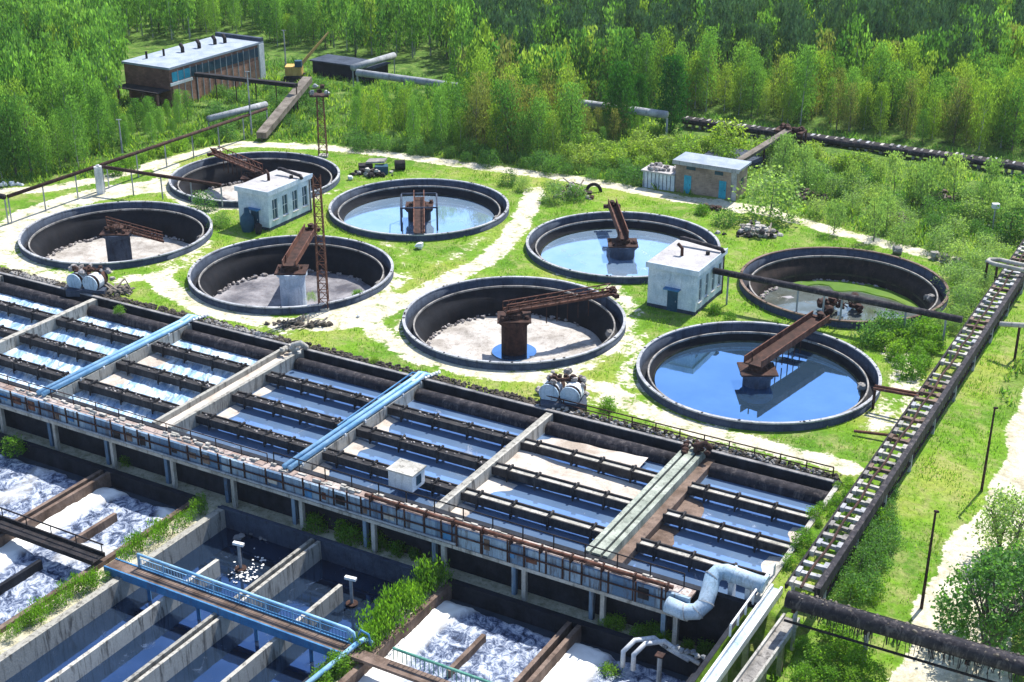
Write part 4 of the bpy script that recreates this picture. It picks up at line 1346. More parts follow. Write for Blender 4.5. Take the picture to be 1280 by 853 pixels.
# loop at upper end
t = thing('pipe_loop', 'pale pipe expansion loop beside the upper end of the gallery', 'pipe', L(1.0, 42.6, 0))
MB(True).tube([(4.6, 41.9, 2.9), (1.4, 42.1, 3.0), (0.7, 42.5, 3.0), (0.8, 43.1, 3.0), (1.6, 43.5, 3.0), (4.6, 43.3, 2.9)], 0.2, 9).build('pipe', M['conc_pale'], t, True)
for a in (0.8, 1.7):
    MB(True).tube([(a, 42.2, 0), (a, 42.2, 3)], 0.12, 6).build('post', M['rust_dark'], t)
t = thing('pipe_loop', 'pale curved pipe jutting right from the gallery at the picture edge', 'pipe', L(6, 30, 0))
MB(True).tube([(4.8, 28.6, 2.7), (6.5, 28.7, 2.9), (9, 30.2, 2.9), (13, 30.3, 2.9)], 0.22, 9).build('pipe', M['conc_pale'], t, True)
MB(True).tube([(6.4, 28.7, -0.3), (6.4, 28.7, 2.9)], 0.12, 6).build('post', M['rust_dark'], t)

# black pipe bridge in the lower right
t = thing('pipe_bridge', 'thick black pipe bridge on slim posts crossing the gravel road at lower right', 'pipe bridge', L(9, -19, 0))
MB(True).tube([(2.9, -18.9, 2.75), (34, -18.6, 2.75)], 0.5, 14).build('main_pipe', M['pipe_lag'], t, True)
MB(True).tube([(2.9, -18.1, 2.55), (34, -17.8, 2.55)], 0.3, 10).build('second_pipe', M['black'], t, True)
MB(True).beam((2.9, -19.1, 1.4), (34, -18.9, 1.4), 0.1, 0.12).build('lower_chord', M['black'], t)
vb = MB(True)
q = random.Random(21)
for i in range(900):
    a = q.uniform(3, 34)
    c = Vector((a, -18.75 + q.uniform(-0.35, 0.3), 3.1 + q.uniform(-0.2, 0.12)))
    vb.rock(c, q.uniform(0.05, 0.13), i, 0.7)
vb.build('flaking_lagging', M['wood'], t)
dr = MB(True)
for i in range(260):
    a = q.uniform(4, 33)
    ln = q.uniform(0.2, 0.9)
    dr.beam((a, -19.25, 2.5), (a + q.uniform(-.1, .1), -19.3, 2.5 - ln), 0.035, 0.035)
dr.build('hanging_shreds', M['black'], t)
for a in (3.4, 7.6, 13.2, 19.5, 26):
    MB(True).tube([(a, -18.6, -0.8), (a, -18.6, 2.5)], 0.13, 8).build('post', M['grey_pipe'], t)
for a in (3.4, 7.6, 13.2, 19.5, 26):
    MB(True).beam((a, -19.2, 2.2), (a, -17.8, 2.2), 0.2, 0.2).build('crosshead', M['rust_dark'], t)

# black overhead pipe from the right pump house
t = thing('overhead_pipe', 'black overhead pipe from the right pump house across the weedy tank', 'pipe', L(-8, 27.6, 0))
MB(True).tube([(-20.4, 27.5, 3.1), (1.9, 27.7, 2.8)], 0.3, 12).build('pipe', M['pipe_lag'], t, True)
for a in (-19.0, -12.4, -10.0, -8.4, -2.8, 0.6):
    MB(True).tube([(a, 27.6, -0.1 if a < -14 or a > -5 else -2.4), (a, 27.6, 2.8)], 0.09, 8).build('post', M['grey_pipe'], t)

# street poles on the grass right of the gallery
for (px, py), h, lb in (((1227, 612), 6.4, 'tall thin dark pole on the grass near the bend of the gravel road'), ((1152, 758), 6.7, 'tall thin dark pole on the grass just behind the black pipe bridge')):
    p = at(px, py, -0.35)
    t = thing('pole', lb, 'pole', p, 'thin poles on the grass')
    MB().tube([p + Vector((0, 0, -0.3)), p + Vector((0.05, 0, h))], 0.11, 8, 0.07).build('shaft', M['rust_dark'], t)
    MB().beam(p + Vector((0, 0, h)), p + Vector((0.1, -0.3, h + 0.1)), 0.16, 0.12).build('cap', M['rust_dark'], t)


# ------------------------------------------------------------------ buildings
def pump_house(a0, a1, b0, b1, h, lb, tanked):
    t = thing('pump_house', lb, 'pump house', L(a0, b0), 'small whitewashed pump houses')
    # walls with real openings on the right side
    MB(True).box(a0, a1, b0, b0 + 0.25, -0.2, h).build('front_wall', M['wall_blue'], t)
    MB(True).box(a0, a1, b1 - 0.25, b1, -0.2, h).build('back_wall', M['wall_blue'], t)
    MB(True).box(a0, a0 + 0.25, b0 + 0.252, b1 - 0.252, -0.2, h).build('left_wall', M['wall_blue'], t)
    rw = MB(True)
    sill, lint = 1.0, h - 0.9
    rw.box(a1 - 0.25, a1 - 0.003, b0 + 0.252, b1 - 0.252, -0.2, sill)
    rw.box(a1 - 0.25, a1 - 0.003, b0 + 0.252, b1 - 0.252, lint, h)
    n = 4
    sp = (b1 - b0 - 0.5) / n
    for i in range(n + 1):
        c = b0 + 0.252 + i * sp
        lo = max(c - 0.42, b0 + 0.252)
        rw.box(a1 - 0.25, a1 - 0.003, lo, min(c + 0.42, b1 - 0.252), sill, lint)
    rw.build('side_wall', M['wall_blue'], t)
    for i in range(n):
        c0, c1 = b0 + 0.252 + i * sp + 0.42, b0 + 0.252 + (i + 1) * sp - 0.42
        w = MB(True)
        w.box(a1 - 0.2, a1 - 0.14, c0, c1, sill, lint)
        w = w.build('window', M['glass'], t)
        fr = MB(True)
        fr.box(a1 - 0.14, a1 - 0.1, c0, c1, sill, sill + 0.08)
        fr.box(a1 - 0.14, a1 - 0.1, c0, c1, (sill + lint) / 2, (sill + lint) / 2 + 0.06)
        fr.box(a1 - 0.14, a1 - 0.1, (c0 + c1) / 2 - 0.03, (c0 + c1) / 2 + 0.03, sill + 0.08, lint)
        fr.build('window_frame', M['white'], w)
        MB(True).box(a1 - 0.1, a1 + 0.09, c0 - 0.06, c1 + 0.06, sill - 0.07, sill - 0.003).build('window_sill', M['conc_pale'], w)
    MB(True).box(a0 - 0.15, a1 + 0.15, b0 - 0.15, b1 + 0.15, h + 0.003, h + 0.2).build('roof', M['roof_grey'], t)
    pa = MB(True)
    pa.box(a0 - 0.2, a1 + 0.2, b0 - 0.22, b0 - 0.153, h - 0.25, h + 0.26)
    pa.box(a1 + 0.153, a1 + 0.22, b0 - 0.15, b1 + 0.2, h - 0.25, h + 0.26)
    pa.build('fascia', M['wall_blue'], t)
    da = a0 + (a1 - a0) * 0.42
    MB(True).tube([(a1 + 0.09, b1 - 0.3, 0), (a1 + 0.09, b1 - 0.3, h - 0.3)], 0.06, 6).build('downpipe', M['rust_dark'], t)
    MB(True).box(a0 - 0.02, a1 + 0.02, b0 - 0.02, b1 + 0.02, -0.2, 0.35).build('plinth', M['conc_outer'], t)
    dr = MB(True)
    dr.box(da, da + 1.0, b0 - 0.06, b0 - 0.003, 0, 2.0)
    dr = dr.build('door', M['door_dark'], t)
    MB(True).box(da + 0.8, da + 0.86, b0 - 0.12, b0 - 0.063, 0.95, 1.1).build('handle', M['grey_pipe'], dr)
    MB(True).box(da - 0.25, da + 1.25, b0 - 0.55, b0 - 0.003, 2.15, 2.28).build('canopy', M['blue_dark'], t)
    vt = MB(True)
    vc = Vector(((a0 + a1) / 2 - 0.4, b0 + (b1 - b0) * 0.45, h + 0.2))
    vt.tube([vc, vc + Vector((0, 0, 0.7)), vc + Vector((-0.5, 0.2, 1.0))], 0.16, 8)
    vt.build('roof_vent', M['rust_dark'], t)
    vt = MB(True)
    vc = Vector((a1 - 0.8, b1 - 2.2, h + 0.2))
    vt.tube([vc, vc + Vector((0, 0, 0.3))], 0.2, 8)
    vt.build('roof_vent', M['black'], t)
    return t


pump_house(-72.1, -68.1, 23.0, 30.3, 4.1, 'small bluish-white pump house in front of the rearmost round tank', True)
pump_house(-25.2, -20.5, 23.7, 30.3, 4.1, 'small bluish-white pump house at the left end of the black overhead pipe', False)
# black pipe lying on the roof of the right pump house / left pump house
for a0, a1, b, lb in ((-71.0, -67.9, 28.6, 'black pipe lying across the roof of the left pump house'), (-24.6, -20.4, 29.4, 'black pipe lying across the roof of the right pump house')):
    o = MB(True).tube([(a0, b, 4.9), (a0 + 0.3, b, 4.95), (a1, b - 0.2, 4.62), (a1 + 0.25, b - 0.3, 4.35)], 0.2, 9).build('roof_pipe', M['pipe_lag'], None, True)
    tag(o, lb, 'pipe')
# blue machinery by the left pump house door
t = thing('pump', 'dark teal pump casing standing beside the door of the left pump house', 'pump', L(-69.8, 22.0))
c = L(-70.2, 22.0)
MB().lathe([(0.6, 0), (0.75, 0.8), (0.7, 1.5), (0.3, 2.0), (0.25, 2.5), (0.02, 2.55)], c.x, c.y, 16).build('casing', M['door_dark'], t, True)
c = L(-68.7, 21.9)
MB().lathe([(0.35, 0), (0.4, 0.9), (0.2, 1.1), (0.02, 1.15)], c.x, c.y, 14).build('motor', M['black'], t, True)

# tan brick shed with teal doors and its low annex
t = thing('brick_shed', 'tan brick shed with two teal doors on the track behind the tanks', 'shed', L(-33, 56.5))
MB(True).box(-36.7, -29.3, 56.5, 59.6, -0.2, 3.5).build('wall', M['brick_tan'], t)
MB(True).box(-37.0, -29.0, 56.2, 59.9, 3.503, 3.75).build('roof', M['roof_blue'], t)
MB(True).box(-36.98, -29.02, 56.12, 56.197, 3.3, 3.78).build('fascia', M['conc_rim'], t)
for a in (-35.6, -31.4):
    d_ = MB(True).box(a, a + 0.85, 56.44, 56.497, 0, 2.1).build('door', M['door_blue'], t)
    MB(True).box(a + 0.68, a + 0.74, 56.4, 56.437, 1, 1.12).build('handle', M['black'], d_)
w = MB(True).box(-32.0, -31.0, 56.45, 56.497, 2.7, 3.1).build('window', M['glass'], t)
w = MB(True).box(-35.4, -34.3, 56.45, 56.497, 2.8, 3.2).build('window', M['glass'], t)
MB(True).box(-29.297, -29.25, 57.6, 58.3, 1.7, 2.3).build('window', M['glass'], t)
MB(True).box(-30.0, -29.35, 56.42, 56.496, 0, 3.3).build('stair_pier', M['conc_rim'], t)
t = thing('lean_to', 'low pale blue lean-to with rubble on its roof beside the tan brick shed', 'shed', L(-39, 56.5))
MB(True).box(-40.6, -36.75, 56.3, 59.0, -0.2, 1.9).build('wall', M['wall_blue'], t)
MB(True).box(-40.8, -36.75, 56.1, 59.2, 1.903, 2.05).build('roof', M['roof_grey'], t)
rbm = MB(True)
for i in range(26):
    rbm.rock((rng.uniform(-40.2, -37), rng.uniform(56.6, 58.8), 2.2), rng.uniform(0.15, 0.4), i)
rbm.build('roof_rubble', M['rubble'], t)
pn = MB(True)
for i in range(8):
    pn.box(-40.5 + i * 0.47, -40.45 + i * 0.47, 56.25, 56.297, 0, 1.8)
pn.build('batten', M['conc_outer'], t)

# red brick workshop at upper left
t = thing('brick_workshop', 'two storey red brick workshop with flat pale roof at the upper left', 'workshop', L(-116, 66))
A0, A1, Bq0, Bq1, HH = -119.8, -112.0, 57.0, 76.6, 5.4
MB(True).box(A0, A1, Bq0, Bq1, -0.2, 2.6).build('lower_wall', M['brick_dark'], t)
MB(True).box(A0 - 0.2, A1 + 0.2, Bq0 - 0.3, Bq1, 2.603, HH).build('upper_wall', M['brick_dark'], t)
MB(True).box(A0 - 0.4, A1 + 0.45, Bq0 - 0.5, Bq1 + 0.2, HH + 0.003, HH + 0.3).build('roof', M['roof_blue'], t)
MB(True).box(A0 - 0.4, A1 + 0.45, Bq1 - 0.4, Bq1 + 0.25, HH + 0.303, HH + 0.8).build('parapet', M['conc_outer'], t)
MB(True).box(A1 + 0.2, A1 + 0.5, Bq1 - 0.9, Bq1 + 0.2, 0, HH).build('end_pier', M['white'], t)
for i in range(15):
    b = Bq0 + 0.2 + i * 1.27
    MB(True).box(A1 + 0.203, A1 + 0.24, b, b + 1.05, 0.2, 3.1).build('brick_panel', M['brick_red'], t)
    MB(True).box(A1 + 0.203, A1 + 0.27, b, b + 1.05, 3.6, 4.9).build('window', M['door_blue' if i < 3 else 'glass'], t)
    MB(True).box(A1 + 0.2, A1 + 0.3, b + 1.08, b + 1.2, 0, 5.1).build('pilaster', M['conc_rim'], t)
MB(True).box(A1 + 0.2, A1 + 0.34, Bq0 - 0.28, Bq0 + 4.2, 3.1, 3.5).build('string_course', M['white'], t)
for i, (a, b) in enumerate(((-118.3, 59.5), (-117.4, 62.0), (-116.6, 65.0), (-116.4, 68.3), (-116.2, 71.5), (-115.6, 73.0))):
    v_ = MB(True)
    if i < 2:
        v_.tube([(a, b, HH + 0.3), (a, b, HH + 1.3)], 0.16, 8)
    else:
        v_.tube([(a, b, HH + 0.3), (a, b, HH + 1.0), (a - 0.6, b + 0.3, HH + 1.35)], 0.27, 8)
    v_.build('roof_vent', M['black'], t)
# dark annex below and block yard
t = thing('dark_lean_to', 'dark open lean-to at the near corner of the red brick workshop', 'shed', L(-117, 55))
for a in (-119.6, -117.3, -115.0, -112.4):
    MB(True).box(a, a + 0.25, 54.4, 54.65, 0, 2.5).build('post', M['brick_dark'], t)
MB(True).box(-119.8, -112.0, 54.2, 56.95, 2.503, 2.65).build('roof', M['black'], t)

# yellow crane by the workshop
c = L(-107.5, 78.5)
t = thing('crawler_crane', 'old yellow crane with raised lattice boom beside the brick workshop', 'crane', c)
MB().box(c.x - 1.4, c.x + 1.4, c.y - 1.6, c.y - 0.9, 0, 0.8).build('track', M['black'], t)
MB().box(c.x - 1.4, c.x + 1.4, c.y + 0.9, c.y + 1.6, 0, 0.8).build('track', M['black'], t)
bd = MB()
bd.box(c.x - 1.2, c.x + 1.2, c.y - 1.1, c.y + 1.1, 0.9, 2.2)
bd.build('machine_house', M['yellow'], t)
MB().box(c.x + 0.3, c.x + 1.3, c.y - 1.3, c.y - 0.3, 2.203, 3.1).build('cab', M['door_dark'], t)
bm_ = MB()
p0, p1 = c + Vector((0.8, 0, 1.8)), c + Vector((5.2, 1.6, 6.8))
for ox, oz in ((0.25, 0), (-0.25, 0), (0, 0.4)):
    bm_.tube([p0 + Vector((0, ox, oz)), p1], 0.13, 6)
for i in range(8):
    f0 = p0.lerp(p1, i / 8)
    bm_.tube([f0 + Vector((0, 0.25, 0)), f0 + Vector((0, -0.25, 0))], 0.05, 5)
bm_.build('boom', M['yellow'], t)
# dark long sheds behind
t = thing('long_shed', 'long low dark shed behind the yellow crane', 'shed', L(-101, 84))
MB(True).box(-107.5, -96.5, 83.0, 87.0, -0.2, 2.0).build('wall', M['conc_dark'], t)
MB(True).box(-107.8, -96.2, 82.7, 87.3, 2.003, 2.2).build('roof', M['conc_outer'], t)


# ------------------------------------------------------------------ pipelines and galleries in the back
def pipeline(name, lb, pts, r, mat, step, postmat='grey_pipe', group=None, deckw=0.0, pr=0.08):
    p0 = pts[0]
    t = thing(name, lb, 'pipe', L(p0[0], p0[1], 0), group)
    if deckw:
        for p, q_ in zip(pts[:-1], pts[1:]):
            MB(True).beam(p, q_, deckw, r * 2).build('gallery_box', M[mat], t)
    else:
        MB(True).tube(pts, r, 10).build('pipe_run', M[mat], t, True)
    for p, q_ in zip(pts[:-1], pts[1:]):
        p, q_ = Vector(p), Vector(q_)
        n = max(1, round((q_ - p).length / step))
        for i in range(n + 1):
            c = p.lerp(q_, i / n)
            MB(True).tube([(c.x, c.y, -0.1), (c.x, c.y, c.z - r)], pr, 6).build('post', M[postmat], t)
    return t


pipeline('overhead_pipe', 'rusty overhead pipe on slim posts running up the left edge past the tanks', [(-93.6, 11.5, 3.0), (-93.0, 54, 3.0)], 0.2, 'rust_dark', 4.6, 'grey_pipe', 'overhead pipes on slim posts')
pipeline('overhead_pipe', 'black overhead pipe ending at the left picture edge', [(-112, 10.8, 3.0), (-93.8, 11.2, 3.0)], 0.3, 'black', 5, 'grey_pipe', 'overhead pipes on slim posts')
pipeline('overhead_pipe', 'overhead pipe branching right to the rearmost tank', [(-92.8, 24.4, 3.0), (-77.5, 26.6, 2.6)], 0.2, 'rust_dark', 3.6, 'grey_pipe', 'overhead pipes on slim posts')
pipeline('white_post', 'thick white post where the overhead pipe branches', [(-92.9, 23.6, 3.3), (-92.7, 23.9, 3.3)], 0.1, 'white', 9, 'white', None, 0, 0.28)
pipeline('pipe_gallery', 'dark pipe gallery in front of the red brick workshop', [(-111.0, 61.1, 4.0), (-94.8, 62.7, 4.0)], 0.25, 'black', 3.2, 'rust_dark', 'back galleries', 0.8)
pipeline('grey_pipe', 'short grey pipe on posts between the workshop and the road', [(-98.2, 48.6, 2.2), (-96.5, 58.2, 2.2)], 0.42, 'grey_pipe', 7, 'grey_pipe', 'back pipes')
pipeline('pipe_gallery', 'sloping dark gallery right of the workshop yard', [(-90.6, 49.7, 0.8), (-97.7, 69.0, 3.2)], 0.4, 'wood', 8, 'rust_dark', 'back galleries', 1.3)
pipeline('grey_pipe', 'short pale pipe among the trees behind the left lattice mast', [(-96.9, 78.6, 3.0), (-96.3, 88.4, 3.0)], 0.5, 'grey_pipe', 8, 'grey_pipe', 'back pipes')
pipeline('grey_pipe', 'long pale pipe half hidden by trees behind the left lattice mast', [(-94.6, 76.5, 3.0), (-46.6, 76.6, 3.0)], 0.5, 'grey_pipe', 8, 'grey_pipe', 'back pipes', 0, 0.15)

t = thing('pipeline_trestle', 'long low pipeline with pale concrete saddles along the foot of the right wood', 'pipeline', L(-20, 83, 0))
MB(True).beam((-47, 83.3, 0.9), (48, 83.3, 0.9), 1.1, 0.5).build('pipe_bed', M['black'], t)
MB(True).tube([(-47, 82.6, 0.8), (48, 82.6, 0.8)], 0.38, 8).build('pipe_run', M['pipe_lag'], t, True)
q = random.Random(31)
for i in range(95):
    a = -46.5 + i * 0.99 + q.uniform(-0.2, 0.2)
    s_ = MB(True)
    s_.box(a, a + q.uniform(0.18, 0.4), 82.6, 83.6, -0.1, 1.22 + q.uniform(-0.04, 0.14))
    s_.build('saddle', M[q.choice(('conc_pale', 'conc_lip', 'trough_grey', 'conc_rim'))], t)

t = thing('sloping_conveyor', 'brown sloping conveyor on a trestle behind the tan brick shed', 'conveyor', L(-31, 70, 0))
MB(True).beam((-33.2, 63.2, 1.4), (-30.4, 76.8, 3.2), 0.9, 0.35).build('belt_box', M['wood'], t)
tp = MB(True)
tp.box(-32.2, -28.6, 76.0, 78.0, 2.9, 3.15)
for i in range(12):
    tp.rock((rng.uniform(-32, -28.8), rng.uniform(76.2, 77.8), 3.4), rng.uniform(0.2, 0.45), i)
tp.build('head_platform', M['rust_dark'], t)
for a, b in ((-32, 76.2), (-28.8, 76.2), (-32, 77.8), (-28.8, 77.8), (-31.6, 71)):
    MB(True).box(a, a + 0.2, b, b + 0.2, 0, 2.9 if b > 75 else 2.3).build('trestle_leg', M['rust_dark'], t)
for a0, a1, b0, b1, lb in ((-38.4, -31.5, 68.8, 73.5, 'dark concrete pit wall by the sloping conveyor'), (-1.6, 3.2, 73.0, 76.0, 'dark concrete pit wall at the far right edge')):
    tag(MB(True).box(a0, a1, b0, b1, -0.3, 0.9).build('low_dark_wall', M['conc_outer']), lb, 'wall')


def lattice_mast(p, h, lb, w=0.55, head=False):
    t = thing('lattice_mast', lb, 'mast', p, 'rusty lattice masts')
    m_ = MB()
    c4 = [Vector((w * sx, w * sy, 0)) for sx, sy in ((-1, -1), (1, -1), (1, 1), (-1, 1))]
    n = int(h / 0.9)
    for c in c4:
        m_.beam(p + c, p + c * 0.75 + Vector((0, 0, h)), 0.09, 0.09)
    for i in range(n):
        z0, z1 = h * i / n, h * (i + 1) / n
        f0, f1 = 1 - 0.25 * i / n, 1 - 0.25 * (i + 1) / n
        for j in range(4):
            a, b = c4[j], c4[(j + 1) % 4]
            m_.beam(p + a * f0 + Vector((0, 0, z0)), p + b * f1 + Vector((0, 0, z1)), 0.05, 0.05)
            m_.beam(p + a * f0 + Vector((0, 0, z0)), p + b * f0 + Vector((0, 0, z0)), 0.05, 0.05)
    m_.build('lattice_shaft', M['rust'], t)
    MB().box(p.x - w * 1.2, p.x + w * 1.2, p.y - w * 1.2, p.y + w * 1.2, -0.2, 0.25).build('footing', M['conc_pale'], t)
    if head:
        MB().box(p.x - 1.1, p.x + 1.1, p.y - 0.9, p.y + 0.9, h, h + 0.15).build('platform', M['rust_dark'], t)
        for i, (dx, dz) in enumerate(((-0.9, 0.5), (0, 0.7), (0.9, 0.5), (0.4, 1.2), (-0.4, 1.3))):
            MB().rock((p.x + dx, p.y - 0.5, h + dz), 0.38, i).build('floodlight', M['rust_dark' if i % 2 else 'grey_pipe'], t)
        rl = MB()
        for dx in (-1.1, 1.1):
            rl.tube([(p.x + dx, p.y - .9, h), (p.x + dx, p.y - .9, h + 1.1)], 0.04, 5)
        rl.tube([(p.x - 1.1, p.y - .9, h + 1.1), (p.x + 1.1, p.y - .9, h + 1.1)], 0.04, 5)
        rl.build('rail', M['rust_dark'], t)
    return t


lattice_mast(at(405, 387), 12.6, 'tall slender rusty lattice mast at the right rim of the tank with the bluish column', 0.42)
lattice_mast(at(404, 196), 7.6, 'sturdy lattice mast with floodlight cluster behind the rearmost tank', 0.5, True)

# thin poles near the workshop
for (px, py), h, lb in (((182, 125), 4.6, 'grey lamp post beside the near corner of the red brick workshop'), ((358, 92), 6.5, 'thin pale pole right of the yellow crane'), ((315, 172), 8.5, 'pale concrete pole between the grey pipe and the rearmost tank'), ((154, 200), 5.0, 'thin pole at the edge of the left wood')):
    p = at(px, py)
    t = thing('pole', lb, 'pole', p)
    MB().tube([p, p + Vector((0, 0, h))], 0.13, 8, 0.08).build('shaft', M['grey_pipe'], t)
    MB().beam(p + Vector((-0.3, 0, h)), p + Vector((0.3, 0, h)), 0.1, 0.1).build('cross_arm', M['grey_pipe'], t)


# ------------------------------------------------------------------ heaps and oddments on the grass
def pipe_ends(p, lb, seed, n, tilt):
    q = random.Random(seed)
    t = thing('pipe_ends', lb, 'pipe ends', p, 'big pipe ends at the back of the basin')
    d = Vector((-0.35, -0.9, -0.05)).normalized()
    s = Vector((0.93, -0.3, 0))
    for i in range(n):
        c = p + s * (i * 1.75 - (n - 1) * 0.87) + Vector((0, 0, 1.1))
        MB().tube([c - d * 0.9, c + d * 0.9], 0.72, 18).build('pipe_stub', M['rust_dark'], t, True)
        MB().tube([c + d * 0.9, c + d * 1.0], 0.82, 18).build('end_plate', M['duct'], t)
        MB().tube([c - d * 0.2, c + d * 0.5], 0.78, 18).build('collar', M['white'], t)
    rb_ = MB()
    for i in range(34):
        rb_.rock(p + Vector((q.uniform(-2, 2), q.uniform(-0.6, 1.8), q.uniform(0.2, 0.7) + (1.4 if i % 3 == 0 else 0))), q.uniform(0.18, 0.42), i)
    rb_.build('rubble', M['rubble'], t)
    bb = MB()
    bb.box(p.x - 1.8, p.x + 1.8, p.y - 1.4, p.y + 0.6, -0.1, 0.5)
    bb.build('plinth', M['conc_outer'], t)
    vv_ = MB()
    for i in range(7):
        vv_.rock(p + Vector((q.uniform(-1.2, 1.2), q.uniform(-0.2, 0.6), 2.1)), q.uniform(0.2, 0.35), i)
    vv_.tube([p + Vector((-1.2, 0, 1.9)), p + Vector((1.3, 0.1, 2.0))], 0.16, 8)
    vv_.build('valve_gear', M['rust_dark'], t)
    return t


pipe_ends(at(704, 503), 'pair of big pale round pipe ends with rubble between the middle and nearest tanks', 3, 2, 0)
pipe_ends(at(112, 363), 'pair of blue-white pipe ends below the far left tank', 8, 2, 0)


def heap(px, py, lb, name, cat, n, sx, sy, mats, seed, planks=0, zz=0.7):
    p = at(px, py)
    q = random.Random(seed)
    t = thing(name, lb, cat, p)
    for k_, mt in enumerate(mats):
        h_ = MB()
        for i in range(n // len(mats)):
            x, y = q.gauss(0, sx / 2), q.gauss(0, sy / 2)
            h_.rock(p + Vector((x, y, max(0.05, zz * (1 - abs(x) / sx) * q.uniform(0.1, 1)))), q.uniform(0.18, 0.45), i)
        h_.build('rubble', M[mt], t)
    if planks:
        h_ = MB()
        for i in range(planks):
            c = p + Vector((q.uniform(-sx, sx) * 0.6, q.uniform(-sy, sy) * 0.5, q.uniform(0.1, zz)))
            dd = Vector((q.uniform(-1, 1), q.uniform(-1, 1), q.uniform(-0.1, 0.4))).normalized() * q.uniform(0.6, 1.5)
            h_.beam(c - dd, c + dd, 0.16, 0.08)
        h_.build('plank', M['wood'], t)
    return t


heap(943, 293, 'heap of dark and pale rubble with planks beyond the weedy tank', 'rubble_heap', 'rubble heap', 60, 2.6, 1.6, ['rubble', 'black', 'conc_pale'], 1, 12, 1.0)
heap(463, 219, 'low dark scrap in the grass beside the derelict machine casings', 'scrap_heap', 'scrap heap', 30, 2.2, 1.2, ['black', 'conc_pale'], 2, 5, 0.9)
heap(715, 244, 'scrap and brushwood heap by the track above the middle', 'scrap_heap', 'scrap heap', 40, 2.0, 1.4, ['rubble', 'rust_dark'], 3, 12, 1.2)
heap(888, 262, 'few dark lumps on the grass near the brown and blue water tank', 'dark_lumps', 'rubble heap', 12, 1.6, 0.8, ['soil_dark', 'rust_dark'], 4, 0, 0.4)
heap(150, 366, 'broken planks on the grass right of the blue-white pipe ends', 'plank_pile', 'plank pile', 10, 1.5, 0.7, ['wood'], 5, 14, 0.4)
heap(380, 407, 'low line of brown twigs on the track behind the basin', 'twig_pile', 'twig pile', 26, 3.0, 0.6, ['soil_dark'], 6, 16, 0.2)
heap(1010, 248, 'brown rubble mound amid shrubs right of the tan brick shed', 'rubble_heap', 'rubble heap', 40, 2.6, 1.8, ['brown_conc', 'soil_dark'], 7, 6, 0.9)
heap(1115, 280, 'brown earth mound in the shrubs beyond the upper right tank', 'earth_mound', 'earth mound', 36, 2.4, 1.6, ['brown_conc', 'soil_dark'], 8, 8, 0.9)
heap(1180, 252, 'low brown earth bank in the right thicket', 'earth_mound', 'earth mound', 60, 5, 2, ['soil_dark', 'brown_conc'], 9, 6, 0.8)
p = at(472, 215)
t = thing('old_machinery', 'dark derelict machine casings under a pale slab behind the pale blue water tank', 'machinery', p)
MB().beam(p + Vector((-2.2, 0, 0.45)), p + Vector((-0.6, 0.3, 0.5)), 1.2, 0.9).build('casing', M['black'], t)
MB().beam(p + Vector((-0.2, -0.8, 0.5)), p + Vector((1.3, -0.6, 0.5)), 1.2, 1.0).build('casing', M['door_dark'], t)
MB().tube([p + Vector((2.0, 0.8, 0.6)), p + Vector((3.2, 1.0, 0.6))], 0.6, 12).build('drum', M['black'], t)
MB().beam(p + Vector((-1.2, 0.6, 1.15)), p + Vector((1.0, 0.2, 1.35)), 1.5, 0.2).build('slab', M['conc_lip'], t)
for (px, py), r_, lb in (((524, 311), 0.55, 'single white boulder below the pale blue water tank'), ((448, 397), 0.2, 'small pale stone in the sandy patch'), ((438, 225), 0.4, 'grey stone on the grass left of the pale blue water tank')):
    p = at(px, py)
    tag(MB().rock(p + Vector((0, 0, r_ * 0.6)), r_, px).build('boulder', M['white']), lb, 'boulder')
p = at(742, 240)
tt = MB()
tt.tube([p + Vector((-0.8 * math.cos(a_), 0, 0.9 * math.sin(a_))) for a_ in np.linspace(0, math.pi * 1.0, 12)], 0.2, 8)
tag(tt.build('tyre_arch', M['black'], None, True), 'half buried black tyre arch beside the brushwood heap', 'tyre')
for (px, py) in ((1122, 318), (1168, 324), (1182, 327), (1196, 331)):
    p = at(px, py)
    o = MB()
    o.rock(p + Vector((0, 0, 0.4)), 0.6, px)
    tag(o.build('boulder', M['conc_lip']), 'pale boulder in the row ending the track by the upper right tank', 'boulder', 'pale boulders lining the track end')
# white blocks stuck near the right wood
p = at(1240, 290)
t = thing('marker_post', 'thin post with white box on top in the right thicket', 'post', p)
MB().tube([p, p + Vector((0, 0, 2.6))], 0.07, 6).build('shaft', M['grey_pipe'], t)
MB().box(p.x - 0.35, p.x + 0.35, p.y - 0.25, p.y + 0.25, 2.6, 3.1).build('box', M['white'], t)
# left corner vehicle sized white lumps at edge of the wood
heap(8, 232, 'small heap of white stones at the left edge of the wood', 'stone_heap', 'stone heap', 10, 1.5, 0.7, ['white'], 12, 0, 0.4)


